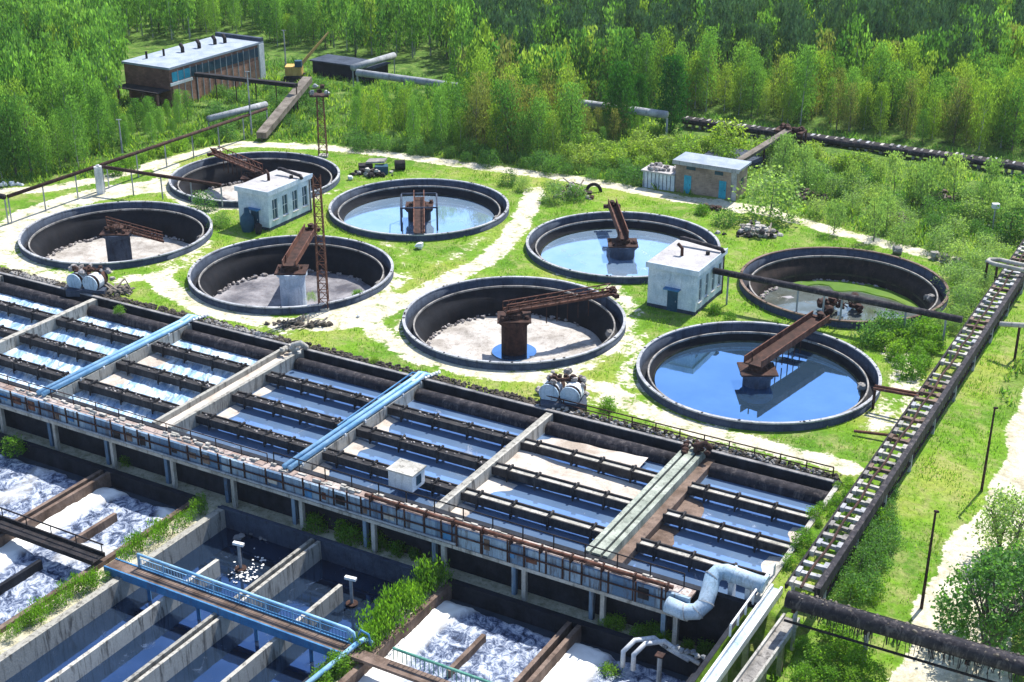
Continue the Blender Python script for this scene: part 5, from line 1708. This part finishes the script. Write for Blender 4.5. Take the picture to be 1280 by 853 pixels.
# ------------------------------------------------------------------ vegetation
def crown_points(kind, h, r, n, seed):
    q = np.random.default_rng(seed)
    ncl = max(8, n // 26)
    if kind == 'pine':
        zc = q.uniform(0.12, 1.0, ncl)
        rr = r * (1.02 - zc) ** 0.85 + 0.1
    elif kind == 'column':
        zc = q.uniform(0.10, 1.0, ncl)
        rr = r * np.sin(np.pi * np.clip(zc * 0.86 + 0.1, 0, 1)) ** 0.6
    elif kind == 'bush':
        zc = q.uniform(0.05, 0.95, ncl)
        rr = r * np.sqrt(np.clip(1 - (zc * 0.95) ** 2.2, 0.02, 1))
    elif kind == 'thin':
        zc = q.uniform(0.3, 1.0, ncl)
        rr = r * np.sin(np.pi * np.clip((zc - 0.22) / 0.84, 0, 1)) ** 0.7
    else:
        zc = q.uniform(0.15, 1.0, ncl)
        rr = r * 1.3 * (1.03 - zc) ** 0.5 * np.clip((zc - 0.02) / 0.4, 0.35, 1)
    th = q.uniform(0, 2 * np.pi, ncl)
    rad = rr * np.sqrt(q.uniform(0.25, 1.05, ncl))
    C = np.stack([rad * np.cos(th), rad * np.sin(th), zc * h], 1)
    which = q.integers(0, ncl, n)
    sp = r * (0.27 if kind != 'bush' else 0.26)
    P = C[which] + q.normal(size=(n, 3)) * np.array([sp, sp, sp * (1.9 if kind in ('column', 'tall', 'thin') else 1.0)])
    P[:, 2] = np.clip(P[:, 2], 0.08, h * 1.06)
    return P


def trunk_mb(h, r, seed, limbs=5, reach=0.9):
    q = random.Random(seed)
    m_ = MB()
    top = Vector((q.uniform(-.2, .2), q.uniform(-.2, .2), h * 0.9))
    mid = Vector((q.uniform(-.15, .15), q.uniform(-.15, .15), h * 0.45))
    m_.tube([Vector((0, 0, -0.2)), mid, top], r, 6, r * 0.25)
    for i in range(limbs):
        f = q.uniform(0.25, 0.75)
        c = mid * (f / 0.45) if f < 0.45 else mid.lerp(top, (f - 0.45) / 0.55)
        a_ = q.uniform(0, 6.28)
        e = c + Vector((math.cos(a_) * reach, math.sin(a_) * reach, h * 0.16))
        m_.tube([c, e], r * 0.4, 4, r * 0.1)
    return m_


def make_tree(name, kind, h, r, n, leaf, elong, mat, bark, seed, tr=0.1, limbs=5):
    t = thing(name, '', 'tree', (0, 0, 0))
    Vv, Ff = leaf_quads(crown_points(kind, h, r, n, seed), leaf, elong, seed + 5, 0.35, 0.8 if kind in ('tall', 'pine', 'thin', 'column') else 0.2)
    np_mesh('crown', Vv, Ff, M[mat], t)
    trunk_mb(h, tr, seed, limbs, r * 0.6).build('trunk', M[bark], t)
    return t


PROTO = {}
fresh = set()


def proto(key, *args):
    PROTO[key] = []
    for i in range(args[-1]):
        name, kind, h, r, n, leaf, el, mat, bark, tr, limbs, _ = args
        o = make_tree(name, kind, h * (1 + 0.08 * (i - 1)), r * (1 + 0.06 * (i - 1)), n, leaf, el, mat, bark, sum(map(ord, key)) + i * 17, tr, limbs)
        fresh.add(o.name)
        PROTO[key].append(o)


#      key        name           shape    h    r   n   leaf el  leaves        bark        tr limbs variants
proto('birch', 'birch_tree', 'tall', 10.0, 1.5, 2600, 0.12, 2.8, 'leaf_birch', 'bark_pale', 0.11, 6, 3)
proto('alder', 'alder_tree', 'tall', 8.0, 1.8, 2700, 0.13, 2.0, 'leaf_mid', 'bark', 0.12, 6, 3)
proto('yellow', 'aspen_tree', 'tall', 9.2, 1.5, 2600, 0.12, 2.6, 'leaf_yellow', 'bark_pale', 0.11, 6, 3)
proto('olive', 'budding_tree', 'tall', 8.5, 1.7, 2000, 0.10, 3.0, 'leaf_olive', 'bark', 0.12, 9, 2)
proto('pine', 'pine_tree', 'pine', 11.5, 1.6, 1800, 0.18, 2.2, 'leaf_dark', 'bark', 0.14, 5, 2)
proto('column', 'poplar_tree', 'column', 7.6, 1.35, 4200, 0.15, 1.6, 'leaf_poplar', 'bark', 0.11, 4, 2)
proto('sapling', 'sapling', 'thin', 4.2, 0.95, 900, 0.12, 1.8, 'leaf_pale', 'bark', 0.06, 4, 3)
proto('bush', 'bush', 'bush', 1.9, 1.25, 1500, 0.11, 1.5, 'leaf_mid', 'bark', 0.05, 3, 3)
proto('palebush', 'bush', 'bush', 2.3, 1.4, 1700, 0.11, 1.5, 'leaf_pale', 'bark', 0.05, 3, 3)
proto('yellowbush', 'bush', 'bush', 1.7, 1.0, 1300, 0.10, 1.8, 'leaf_yellow', 'bark', 0.05, 3, 2)
proto('weedstalk', 'bush', 'thin', 1.3, 0.55, 420, 0.06, 3.0, 'leaf_bright', 'bark', 0.03, 5, 3)
proto('weedbush', 'bush', 'bush', 1.2, 0.8, 1000, 0.085, 2.0, 'leaf_bright', 'bark', 0.04, 3, 2)


def place(key, p, s, label, group=None, cat=None):
    src = rng.choice(PROTO[key])
    if src.name in fresh:
        o = src
        fresh.discard(src.name)
    else:
        o = src.copy()
        COL.objects.link(o)
        for ch in list(src.children):
            c = ch.copy()
            COL.objects.link(c)
            c.parent = o
    o.location = p
    o.rotation_euler = (rng.uniform(-0.04, 0.04), rng.uniform(-0.04, 0.04), rng.uniform(0, 6.28))
    o.scale = (s * rng.uniform(0.88, 1.14), s * rng.uniform(0.88, 1.14), s)
    o['label'] = label
    o['category'] = cat or ('bush' if 'bush' in key or key == 'weedstalk' else 'sapling' if key == 'sapling' else 'tree')
    if group:
        o['group'] = group
    elif 'group' in o:
        del o['group']
    return o


# ---- the woods: boundary of tree feet in photo pixels
bx = [0, 60, 110, 165, 200, 235, 250, 330, 345, 400, 440, 520, 560, 660, 735, 760, 800, 860, 960, 1080, 1180, 1285]
by = [226, 224, 208, 186, 176, 160, 44, 44, 60, 62, 172, 186, 192, 200, 196, 180, 160, 138, 152, 170, 186, 196]


def in_wood(x, y):
    px, py = proj(x, y, 0)
    if px < -60 or px > 1340:
        px = min(max(px, 0), 1280)
    lim = float(np.interp(px, bx, by))
    if py > lim:
        return None
    # clearing round the workshop and its yard
    if 150 < px < 335 and 50 < py < 150:
        return None
    if 325 < px < 440 and 66 < py:
        return None
    if 425 < px < 562 and 74 < py < 142:
        return None
    a = (x - O.x) * CA + (y - O.y) * SA
    b = -(x - O.x) * SA + (y - O.y) * CA
    if -121 < a < -109 and 53 < b < 78:
        return None
    if -48 < a < 50 and 80.5 < b < 85.5:
        return None
    if -120 < a < -93 and 78 < b < 89:
        return None
    return px, py


spots = []
grid = {}
tries = 0
while tries < 90000 and len(spots) < 3200:
    tries += 1
    y = 150 + 175 * rng.random() ** 0.9
    x = rng.uniform(-0.40, 0.40) * (y + 20)
    r_ = in_wood(x, y)
    if r_ is None:
        continue
    sp = 1.5 + max(0, (y - 190)) * 0.008
    g_ = (int(x // 4), int(y // 4))
    ok = True
    for i in (-1, 0, 1):
        for j in (-1, 0, 1):
            for (xx, yy) in grid.get((g_[0] + i, g_[1] + j), ()):
                if (xx - x) ** 2 + (yy - y) ** 2 < sp * sp:
                    ok = False
    if not ok:
        continue
    grid.setdefault(g_, []).append((x, y))
    spots.append((x, y, r_[0], r_[1]))


def kind_of(x, y, px, py):
    n1 = mnoise.noise(Vector((x * 0.06, y * 0.06, 4)))
    n2 = rng.random()
    if px > 590 and py < 128 + 30 * n1:
        return 'pine' if n2 < 0.6 else ('alder' if n2 < 0.8 else ('birch' if n2 < 0.92 else 'yellow'))
    if px < 300:
        return 'birch' if n2 < 0.62 else ('alder' if n2 < 0.93 else 'yellow')
    if px < 580:
        return 'birch' if n2 < 0.5 else ('alder' if n2 < 0.85 else 'yellow')
    if px < 760:
        return 'olive' if n2 < 0.4 else ('alder' if n2 < 0.65 else 'yellow')
    return 'yellow' if n2 < 0.38 + 0.3 * n1 else ('birch' if n2 < 0.6 else ('alder' if n2 < 0.85 else 'olive'))


ZN = [(250, 'in the wood left of the red brick workshop'), (440, 'behind the workshop yard'), (600, 'in the belt of trees behind the pale blue water tank'),
      (780, 'in the wood above the brushwood heap'), (1040, 'in the wood behind the tan brick shed'), (9999, 'at the foot of the right wood behind the long pipeline')]
LBK = {'birch': 'slender light green birch', 'alder': 'mid green alder', 'yellow': 'yellow-green aspen', 'olive': 'sparse olive budding tree', 'pine': 'dark green pine'}


def vis_key(s_):
    # how large and how much in front: feet near the wood's front edge first
    lim = float(np.interp(min(max(s_[2], 0), 1280), bx, by))
    return (lim - s_[3]) + 0.25 * (230 - s_[3])


spots.sort(key=vis_key)
inside = [s_ for s_ in spots if -20 < s_[2] < 1300]
front = inside[:285]
fs_ = set((a[0], a[1]) for a in front)
rest = [s_ for s_ in spots if (s_[0], s_[1]) not in fs_]
def hcap(px, py, hs):
    if 135 < px < 262 and py > 140:
        return hs * 0.5
    if 125 < px < 270 and py > 140:
        return hs * 0.7
    if 390 < px < 575 and py > 100:
        return min(hs * 0.85, max(0.3, (py - 104) / 96))
    if 575 <= px < 720 and py > 150:
        return min(hs * 1.1, 1.0)
    if 720 <= px < 860 and py > 140:
        return hs * 0.5
    return hs


for (x, y, px, py) in front:
    k = kind_of(x, y, px, py)
    zn = next(z for lim, z in ZN if px < lim)
    hs = hcap(px, py, rng.choice((rng.uniform(0.45, 0.8), rng.uniform(0.7, 1.05))))
    place(k, (x, y, 0), hs, LBK[k] + ' ' + zn, LBK[k] + ' trees ' + zn)

# the rest of the woods as one mass per leaf colour
for key, mat, lb in (('birch', 'leaf_birch', 'light green birch wood filling the back left'), ('alder', 'leaf_mid', 'mid green alder wood behind the front trees'),
                     ('yellow', 'leaf_yellow', 'yellow-green aspen wood in the back right'), ('pine', 'leaf_dark', 'dark pine wood along the top right'), ('olive', 'leaf_olive', 'sparse budding wood in the back middle')):
    bases = []
    for i in range(4):
        sh, h, r = {'birch': ('tall', 10.5, 1.5), 'alder': ('tall', 9.5, 1.6), 'yellow': ('tall', 9.5, 1.45), 'pine': ('pine', 12, 1.8), 'olive': ('tall', 9, 1.6)}[key]
        bases.append(leaf_quads(crown_points(sh, h, r, 480, 300 + i), 0.23, 3.0, 400 + i, 0.35, 0.8))
    VV, FF, off = [], [], 0
    TV = MB()
    rr_ = random.Random(len(key))
    for (x, y, px, py) in rest:
        rs = rng.getstate()
        rng.seed(int(x * 131 + y * 17))
        k = kind_of(x, y, px, py)
        rng.setstate(rs)
        if k != key:
            continue
        v_, f_ = bases[rr_.randrange(4)]
        a_ = rr_.uniform(0, 6.28)
        sc = hcap(px, py, rr_.uniform(0.55, 1.1))
        ca, sa = math.cos(a_), math.sin(a_)
        w_ = np.stack([(v_[:, 0] * ca - v_[:, 1] * sa) * sc + x, (v_[:, 0] * sa + v_[:, 1] * ca) * sc + y, v_[:, 2] * sc], 1)
        VV.append(w_)
        FF.append(f_ + off)
        off += len(v_)
        TV.tube([(x, y, 0), (x, y, 7 * sc)], 0.12, 4, 0.05)
    if VV:
        o = np_mesh('wood', np.concatenate(VV), np.concatenate(FF), M[mat])
        tag(o, lb, 'wood', kind='stuff')
        o = TV.build('wood_trunks', M['bark_pale' if key in ('birch', 'yellow') else 'bark'])
        tag(o, 'thin trunks in the ' + lb, 'tree trunks', kind='stuff')

# ---- thicket and shrubs between the tanks and the right wood, below the left wood
def scatter_px(n, poly, key, s0, s1, label, group, sp=1.0, z=0.0):
    xs = [p[0] for p in poly]
    ys = [p[1] for p in poly]
    c = 0
    t_ = 0
    pts = []
    while c < n and t_ < n * 40:
        t_ += 1
        px, py = rng.uniform(min(xs), max(xs)), rng.uniform(min(ys), max(ys))
        ins = False
        j = len(poly) - 1
        for i in range(len(poly)):
            xi, yi = poly[i]
            xj, yj = poly[j]
            if (yi > py) != (yj > py) and px < (xj - xi) * (py - yi) / (yj - yi) + xi:
                ins = not ins
            j = i
        if not ins:
            continue
        p = at(px, py, z)
        if any((p - q_).length < sp for q_ in pts):
            continue
        if any(math.hypot(p.x - tx, p.y - ty) < tr + 0.8 for tx, ty, tr in TANKS.values()):
            continue
        pts.append(p)
        place(key, p, rng.uniform(s0, s1), label, group)
        c += 1


scatter_px(16, [(950, 215), (1000, 200), (1280, 262), (1280, 330), (1190, 320), (1060, 280)], 'sapling', 0.8, 1.25, 'slender pale green sapling in the thicket between the upper right tank and the long pipeline', 'saplings in the right thicket', 1.8)
scatter_px(26, [(960, 212), (1100, 226), (1280, 254), (1280, 345), (1200, 330), (1040, 280), (950, 250)], 'palebush', 0.6, 1.2, 'pale green bush in the thicket between the upper right tank and the long pipeline', 'pale bushes in the right thicket', 1.7)
scatter_px(26, [(960, 208), (1130, 228), (1280, 250), (1280, 320), (1100, 270), (970, 235)], 'bush', 0.6, 1.1, 'mid green bush in the thicket before the long pipeline', 'green bushes in the right thicket', 1.7)
scatter_px(34, [(760, 182), (850, 184), (1000, 198), (1080, 208), (1080, 222), (960, 200), (840, 215), (720, 215), (700, 205)], 'yellowbush', 0.8, 1.5, 'yellow-green bush on the rough ground around and left of the tan brick shed', 'yellow-green bushes by the shed', 1.5)
scatter_px(34, [(425, 178), (560, 190), (700, 205), (800, 215), (800, 232), (620, 208), (450, 186)], 'bush', 0.55, 1.0, 'low green bush at the foot of the middle wood along the track', 'bushes along the track', 1.5)
scatter_px(26, [(250, 175), (270, 120), (330, 112), (400, 112), (400, 172), (300, 176)], 'bush', 0.6, 1.1, 'green bush on the rough ground right of the brick workshop', 'bushes by the workshop', 1.8)
scatter_px(14, [(120, 218), (240, 172), (300, 172), (250, 184), (140, 222)], 'weedbush', 0.8, 1.4, 'bright low bush under the left overhead pipe', 'bushes below the left pipe', 1.4)
scatter_px(18, [(1190, 325), (1245, 340), (1225, 380), (1190, 420), (1150, 400), (1190, 360)], 'palebush', 0.5, 1.0, 'pale bush between the weedy tank and the upper gallery', 'bushes left of the upper gallery', 1.4)
scatter_px(20, [(1080, 400), (1150, 400), (1180, 440), (1140, 480), (1100, 430)], 'weedbush', 0.7, 1.3, 'bright low bush on the bare ground between the nearest tank and the gallery', 'low bushes right of the nearest tank', 1.3)
scatter_px(34, [(1050, 600), (1075, 610), (1000, 720), (975, 712)], 'weedbush', 0.35, 0.85, 'leafy weed bush in the gap between the basin end and the gallery', 'weeds between basin end and gallery', 0.9)
scatter_px(14, [(1060, 690), (1110, 620), (1130, 640), (1090, 740), (1040, 760)], 'bush', 0.5, 0.9, 'dull green bush on the slope right of the gallery', 'bushes right of the gallery', 1.3)
scatter_px(12, [(1000, 800), (1060, 790), (1100, 853), (1000, 853)], 'weedbush', 0.5, 1.1, 'bright bush below the black pipe bridge', 'bushes below the pipe bridge', 1.2)

single = [
    ('column', 838, 164, 1.2, 'tall dense green poplar standing alone left of the long pipeline start'),
    ('column', 774, 168, 1.25, 'dense green poplar at the right end of the middle wood, largest of the pair'),
    ('column', 797, 152, 0.78, 'smaller dense poplar just behind the largest one of the pair'),
    ('yellowbush', 909, 192, 2.2, 'pointed yellow-green shrub behind the right corner of the tan brick shed'),
    ('palebush', 962, 272, 2.1, 'tall rounded pale green tree between the tan brick shed and rubble heap'),
    ('palebush', 975, 205, 1.2, 'pale bush left of the lattice trestle foot'),
    ('bush', 256, 262, 0.95, 'clipped round bush beside the left pump house'),
    ('bush', 276, 283, 0.7, 'small bush at the left foot of the left pump house'),
    ('palebush', 692, 252, 1.0, 'grey-green bush at the left of the brushwood heap'),
    ('bush', 720, 250, 0.85, 'dark green bush in the middle of the brushwood heap'),
    ('sapling', 1042, 292, 0.9, 'small tree by the track beyond the weedy tank'),
    ('sapling', 1092, 302, 1.1, 'twin small tree by the track above the weedy tank, right of the lone sapling'),
    ('weedbush', 878, 268, 0.9, 'small bush left of the rubble heap on the grass'),
    ('bush', 905, 282, 0.8, 'low bush between dark lumps and the rubble heap'),
    ('weedbush', 447, 372, 0.6, 'small weed at the right rim of the tank with bluish column'),
    ('bush', 1085, 428, 1.0, 'green bush behind the right rim of the nearest tank'),
    ('bush', 1110, 420, 1.1, 'larger green bush under the overhead pipe behind the nearest tank'),
    ('bush', 1130, 425, 0.9, 'right one of the three bushes under the overhead pipe'),
    ('weedbush', 760, 512, 0.8, 'dark green weed clump right of the twin pipe ends'),
    ('weedbush', 150, 392, 0.6, 'small weed on the bank beside the broken planks'),
    ('weedbush', 468, 455, 0.5, 'small weed on the bank before the middle tank'),
    ('palebush', 390, 355 + 20, 0.3, 'tiny weed at the foot of the front lattice mast'),
    ('bush', 635, 232, 0.8, 'bush on the track side above the pale blue water tank'),
    ('palebush', 655, 238, 0.7, 'pale bush left of the sandy path head'),
    ('bush', 450, 188, 0.9, 'bush at the track edge by the left of the scrap with pale slab'),
    ('weedbush', 372, 300, 0.5, 'weed tuft at the right corner of the left pump house'),
    ('weedbush', 893, 392, 0.8, 'weed clump at the right corner of the right pump house'),
    ('weedbush', 912, 402, 0.7, 'weed clump under the first post of the overhead pipe'),
]
for k, px, py, s, lb in single:
    place(k, at(px, py), s, lb)

# weeds rooted on the strips and walls of the sunken basins (z about -4)
for n_, (a0, b0, a1, b1), key, s0, s1, lb, g_ in (
        (14, (-41.2, -18.8, -41.0, -27.5), 'weedstalk', 0.5, 1.1, 'weed clump on the strip between the left foam and the deep blue water', 'weeds on the left strip'),
        (24, (-41.0, -29.6, -41.2, -38), 'weedstalk', 0.45, 1.0, 'weed clump on the strip at the bottom left corner', 'weeds at the bottom left'),
        (26, (-21.1, -18.4, -21.0, -28.0), 'weedstalk', 0.7, 1.7, 'bright leafy shrub on the strip right of the deep blue water', 'shrubs on the middle strip'),
        (8, (-21.0, -29.5, -21.4, -34), 'weedbush', 0.6, 1.0, 'leafy weed at the bottom right of the blue footbridge', 'weeds below the blue footbridge'),
        (7, (-32.0, -17.4, -23.5, -17.2), 'weedbush', 0.5, 1.1, 'weed clump growing beneath the raised walkway', 'weeds beneath the walkway'),
        (9, (-9.5, -17.6, -1.5, -17.4), 'weedbush', 0.5, 0.9, 'weed clump beneath the walkway end near the duct', 'weeds beneath the duct')):
    for i in range(n_):
        f = (i + rng.random() * 0.8) / n_
        p = L(a0 + (a1 - a0) * f + rng.uniform(-0.5, 0.5), b0 + (b1 - b0) * f + rng.uniform(-0.3, 0.3), -4.0)
        place(key, p, rng.uniform(s0, s1), lb, g_)
for (px, py), s, lb in (((18, 566), 1.1, 'green weed at the left edge in front of the walkway columns'), ((160, 580), 0.6, 'single small weed by the corner of the left foam basin'), ((376, 636), 0.7, 'upright weed against the dark wall under the walkway, by the first column pair')):
    place('weedbush', at(px, py, -4.0), s, lb)
place('weedbush', at(762, 846, -4.9), 0.7, 'pale weed growing out of the foam at the bottom')


# large trees at the lower right
def big_tree(name, lb, p, h, r, n, leaf, mat, seed, stems):
    t = thing(name, lb, 'tree', p)
    q = np.random.default_rng(seed)
    ncl = 110
    zc = q.uniform(0.12, 1.0, ncl)
    rr = r * np.sin(np.pi * np.clip(zc * 0.75 + 0.18, 0, 1)) ** 0.6
    th = q.uniform(0, 6.28, ncl)
    rad = rr * np.sqrt(q.uniform(0.15, 1.1, ncl))
    C = np.stack([rad * np.cos(th), rad * np.sin(th), zc * h], 1)
    wv = q.integers(0, ncl, n)
    P = C[wv] + q.normal(size=(n, 3)) * np.array([0.26, 0.26, 0.34])
    v_, f_ = leaf_quads(P, leaf, 1.4, seed)
    np_mesh('crown', v_, f_, M[mat], t)
    m_ = MB()
    qq = random.Random(seed)
    for i in range(stems):
        b0 = Vector((qq.uniform(-.4, .4), qq.uniform(-.4, .4), -0.3)) + Vector(p)
        a_ = qq.uniform(0, 6.28)
        rr2 = r * qq.uniform(0.3, 0.8)
        e = Vector(p) + Vector((math.cos(a_) * rr2, math.sin(a_) * rr2, h * qq.uniform(0.7, 0.98)))
        mid = b0.lerp(e, 0.5) + Vector((qq.uniform(-.2, .2), qq.uniform(-.2, .2), 0.2))
        m_.tube([b0, mid, e], 0.1, 6, 0.02)
        for k_ in range(7):
            s0 = mid.lerp(e, qq.uniform(0, 0.9))
            m_.tube([s0, s0 + Vector((qq.uniform(-.8, .8), qq.uniform(-.8, .8), qq.uniform(0.3, 1)))], 0.035, 4, 0.01)
    m_.build('trunk', M['bark'], t)


big_tree('shrub_tree', 'many-stemmed bright green shrub tree behind the black pipe bridge at the right edge', at(1238, 806, -0.6), 5.6, 3.1, 7000, 0.15, 'leaf_mid', 5, 14)
big_tree('willow_tree', 'pale willow standing on the gravel road above the many-stemmed shrub tree', at(1250, 700, -0.6), 4.6, 1.7, 3200, 0.14, 'leaf_pale', 6, 6)
big_tree('shrub_tree', 'second green shrub tree at the right edge partly out of the picture', at(1290, 770, -0.6), 4.6, 2.4, 3500, 0.15, 'leaf_mid', 9, 8)
for i in range(9):
    q_ = at(rng.uniform(1040, 1100), rng.uniform(640, 780), -0.3)
    place('weedstalk', q_, rng.uniform(0.5, 1.1), 'straggly weed stalks on the slope right of the lower gallery', 'weed stalks below the gallery')
place('bush', at(1275, 268), 2.0, 'large dull green rounded bush at the right edge of the thicket')
place('bush', at(1262, 300), 1.6, 'rounded bush below the largest one at the right edge')

# ---- grass tufts and rough growth
def tufts(name, lb, n, test, h0, h1, w, mat, kind='grass', zf=None, seed=1, area=None):
    q = np.random.default_rng(seed)
    a = q.uniform(area[0], area[1], n)
    b = q.uniform(area[2], area[3], n)
    x = a * CA - b * SA + O.x
    y = a * SA + b * CA + O.y
    d, wl, _, _ = ground_fields(x, y)
    keep = test(d, wl, a, b, x, y)
    cl = np.sin(x * 0.83 + 1.3 * np.sin(y * 0.41)) * np.sin(y * 0.71 + 1.7 * np.sin(x * 0.37)) + 0.5 * np.sin(x * 2.1 + y * 1.3) * np.sin(y * 2.7 - x)
    keep &= q.uniform(-0.9, 1.1, n) < cl + 0.1
    for cx_, cy_, r_ in TANKS.values():
        keep &= np.hypot(x - cx_, y - cy_) > r_ + 0.1
    keep &= ~((a < 0.4) & (b < 1.4)) & ~((a < 3.6) & (b < -16))
    x, y, a, b = x[keep], y[keep], a[keep], b[keep]
    m_ = len(x)
    z = np.where((a > 4.8) & (b < 60), -0.6 * np.clip((a - 4.8) / 5, 0, 1), 0.0)
    th = q.uniform(0, 6.28, m_)
    h = q.uniform(h0, h1, m_) * (0.75 + 0.5 * np.clip(cl[keep], 0, 1))
    ww = w * q.uniform(0.6, 1.4, m_)
    lx, ly = q.normal(size=m_) * 0.35 * h, q.normal(size=m_) * 0.35 * h
    dx, dy = np.cos(th) * ww, np.sin(th) * ww
    Vt = np.stack([np.stack([x - dx, y - dy, z - 0.02], 1), np.stack([x + dx, y + dy, z - 0.02], 1),
                   np.stack([x + dx * 0.35 + lx, y + dy * 0.35 + ly, z + h], 1), np.stack([x - dx * 0.35 + lx, y - dy * 0.35 + ly, z + h * 0.9], 1)], 1).reshape(-1, 3)
    o = np_mesh(name, Vt, np.arange(4 * m_).reshape(m_, 4), M[mat])
    tag(o, lb, kind, kind='stuff')


tufts('grass', 'short bright grass tufts between the tanks', 260000, lambda d, wl, a, b, x, y: (d < 0.42) & (wl < 0.3), 0.08, 0.28, 0.035, 'leaf_bright', seed=3, area=(-96, 16, -24, 52))
tufts('undergrowth', 'rough yellow-green undergrowth on the wild ground before the woods', 130000, lambda d, wl, a, b, x, y: (wl > 0.3) & (d < 0.35) & (y < 215) & ~((b > 79) & (a > -48)), 0.25, 0.9, 0.09, 'leaf_yellow', 'undergrowth', seed=4, area=(-125, 40, 10, 84))
tufts('undergrowth', 'mid green undergrowth on the wild ground before the woods', 130000, lambda d, wl, a, b, x, y: (wl > 0.3) & (d < 0.35) & ~((b > 79) & (b < 86) & (a > -48)), 0.25, 0.8, 0.09, 'leaf_mid', 'undergrowth', seed=5, area=(-125, 40, 10, 90))

# pieces of loose material count as stuff; prototypes never placed are removed
for o in list(scene.objects):
    if o.parent and o.name.split('.')[0] in ('rubble', 'sludge_crust', 'loose_slabs', 'hanging_shreds', 'flaking_lagging', 'silt_wedge', 'gutter_crust', 'roof_rubble'):
        o['kind'] = 'stuff'
for nm in list(fresh):
    o = bpy.data.objects[nm]
    for ch in list(o.children):
        bpy.data.objects.remove(ch)
    bpy.data.objects.remove(o)

# thin summer haze round the whole site
hz, nt, out = new_mat('thin_haze')
pv = nt.nodes.new('ShaderNodeVolumePrincipled')
pv.inputs['Color'].default_value = (0.80, 0.88, 0.98, 1)
pv.inputs['Density'].default_value = 0.00008
pv.inputs['Anisotropy'].default_value = 0.2
nt.links.new(pv.outputs[0], out.inputs['Volume'])
hb = MB().box(-420, 420, -60, 620, -8.5, 52).build('haze', hz)
tag(hb, kind='stuff')
scene.cycles.volume_bounces = 0
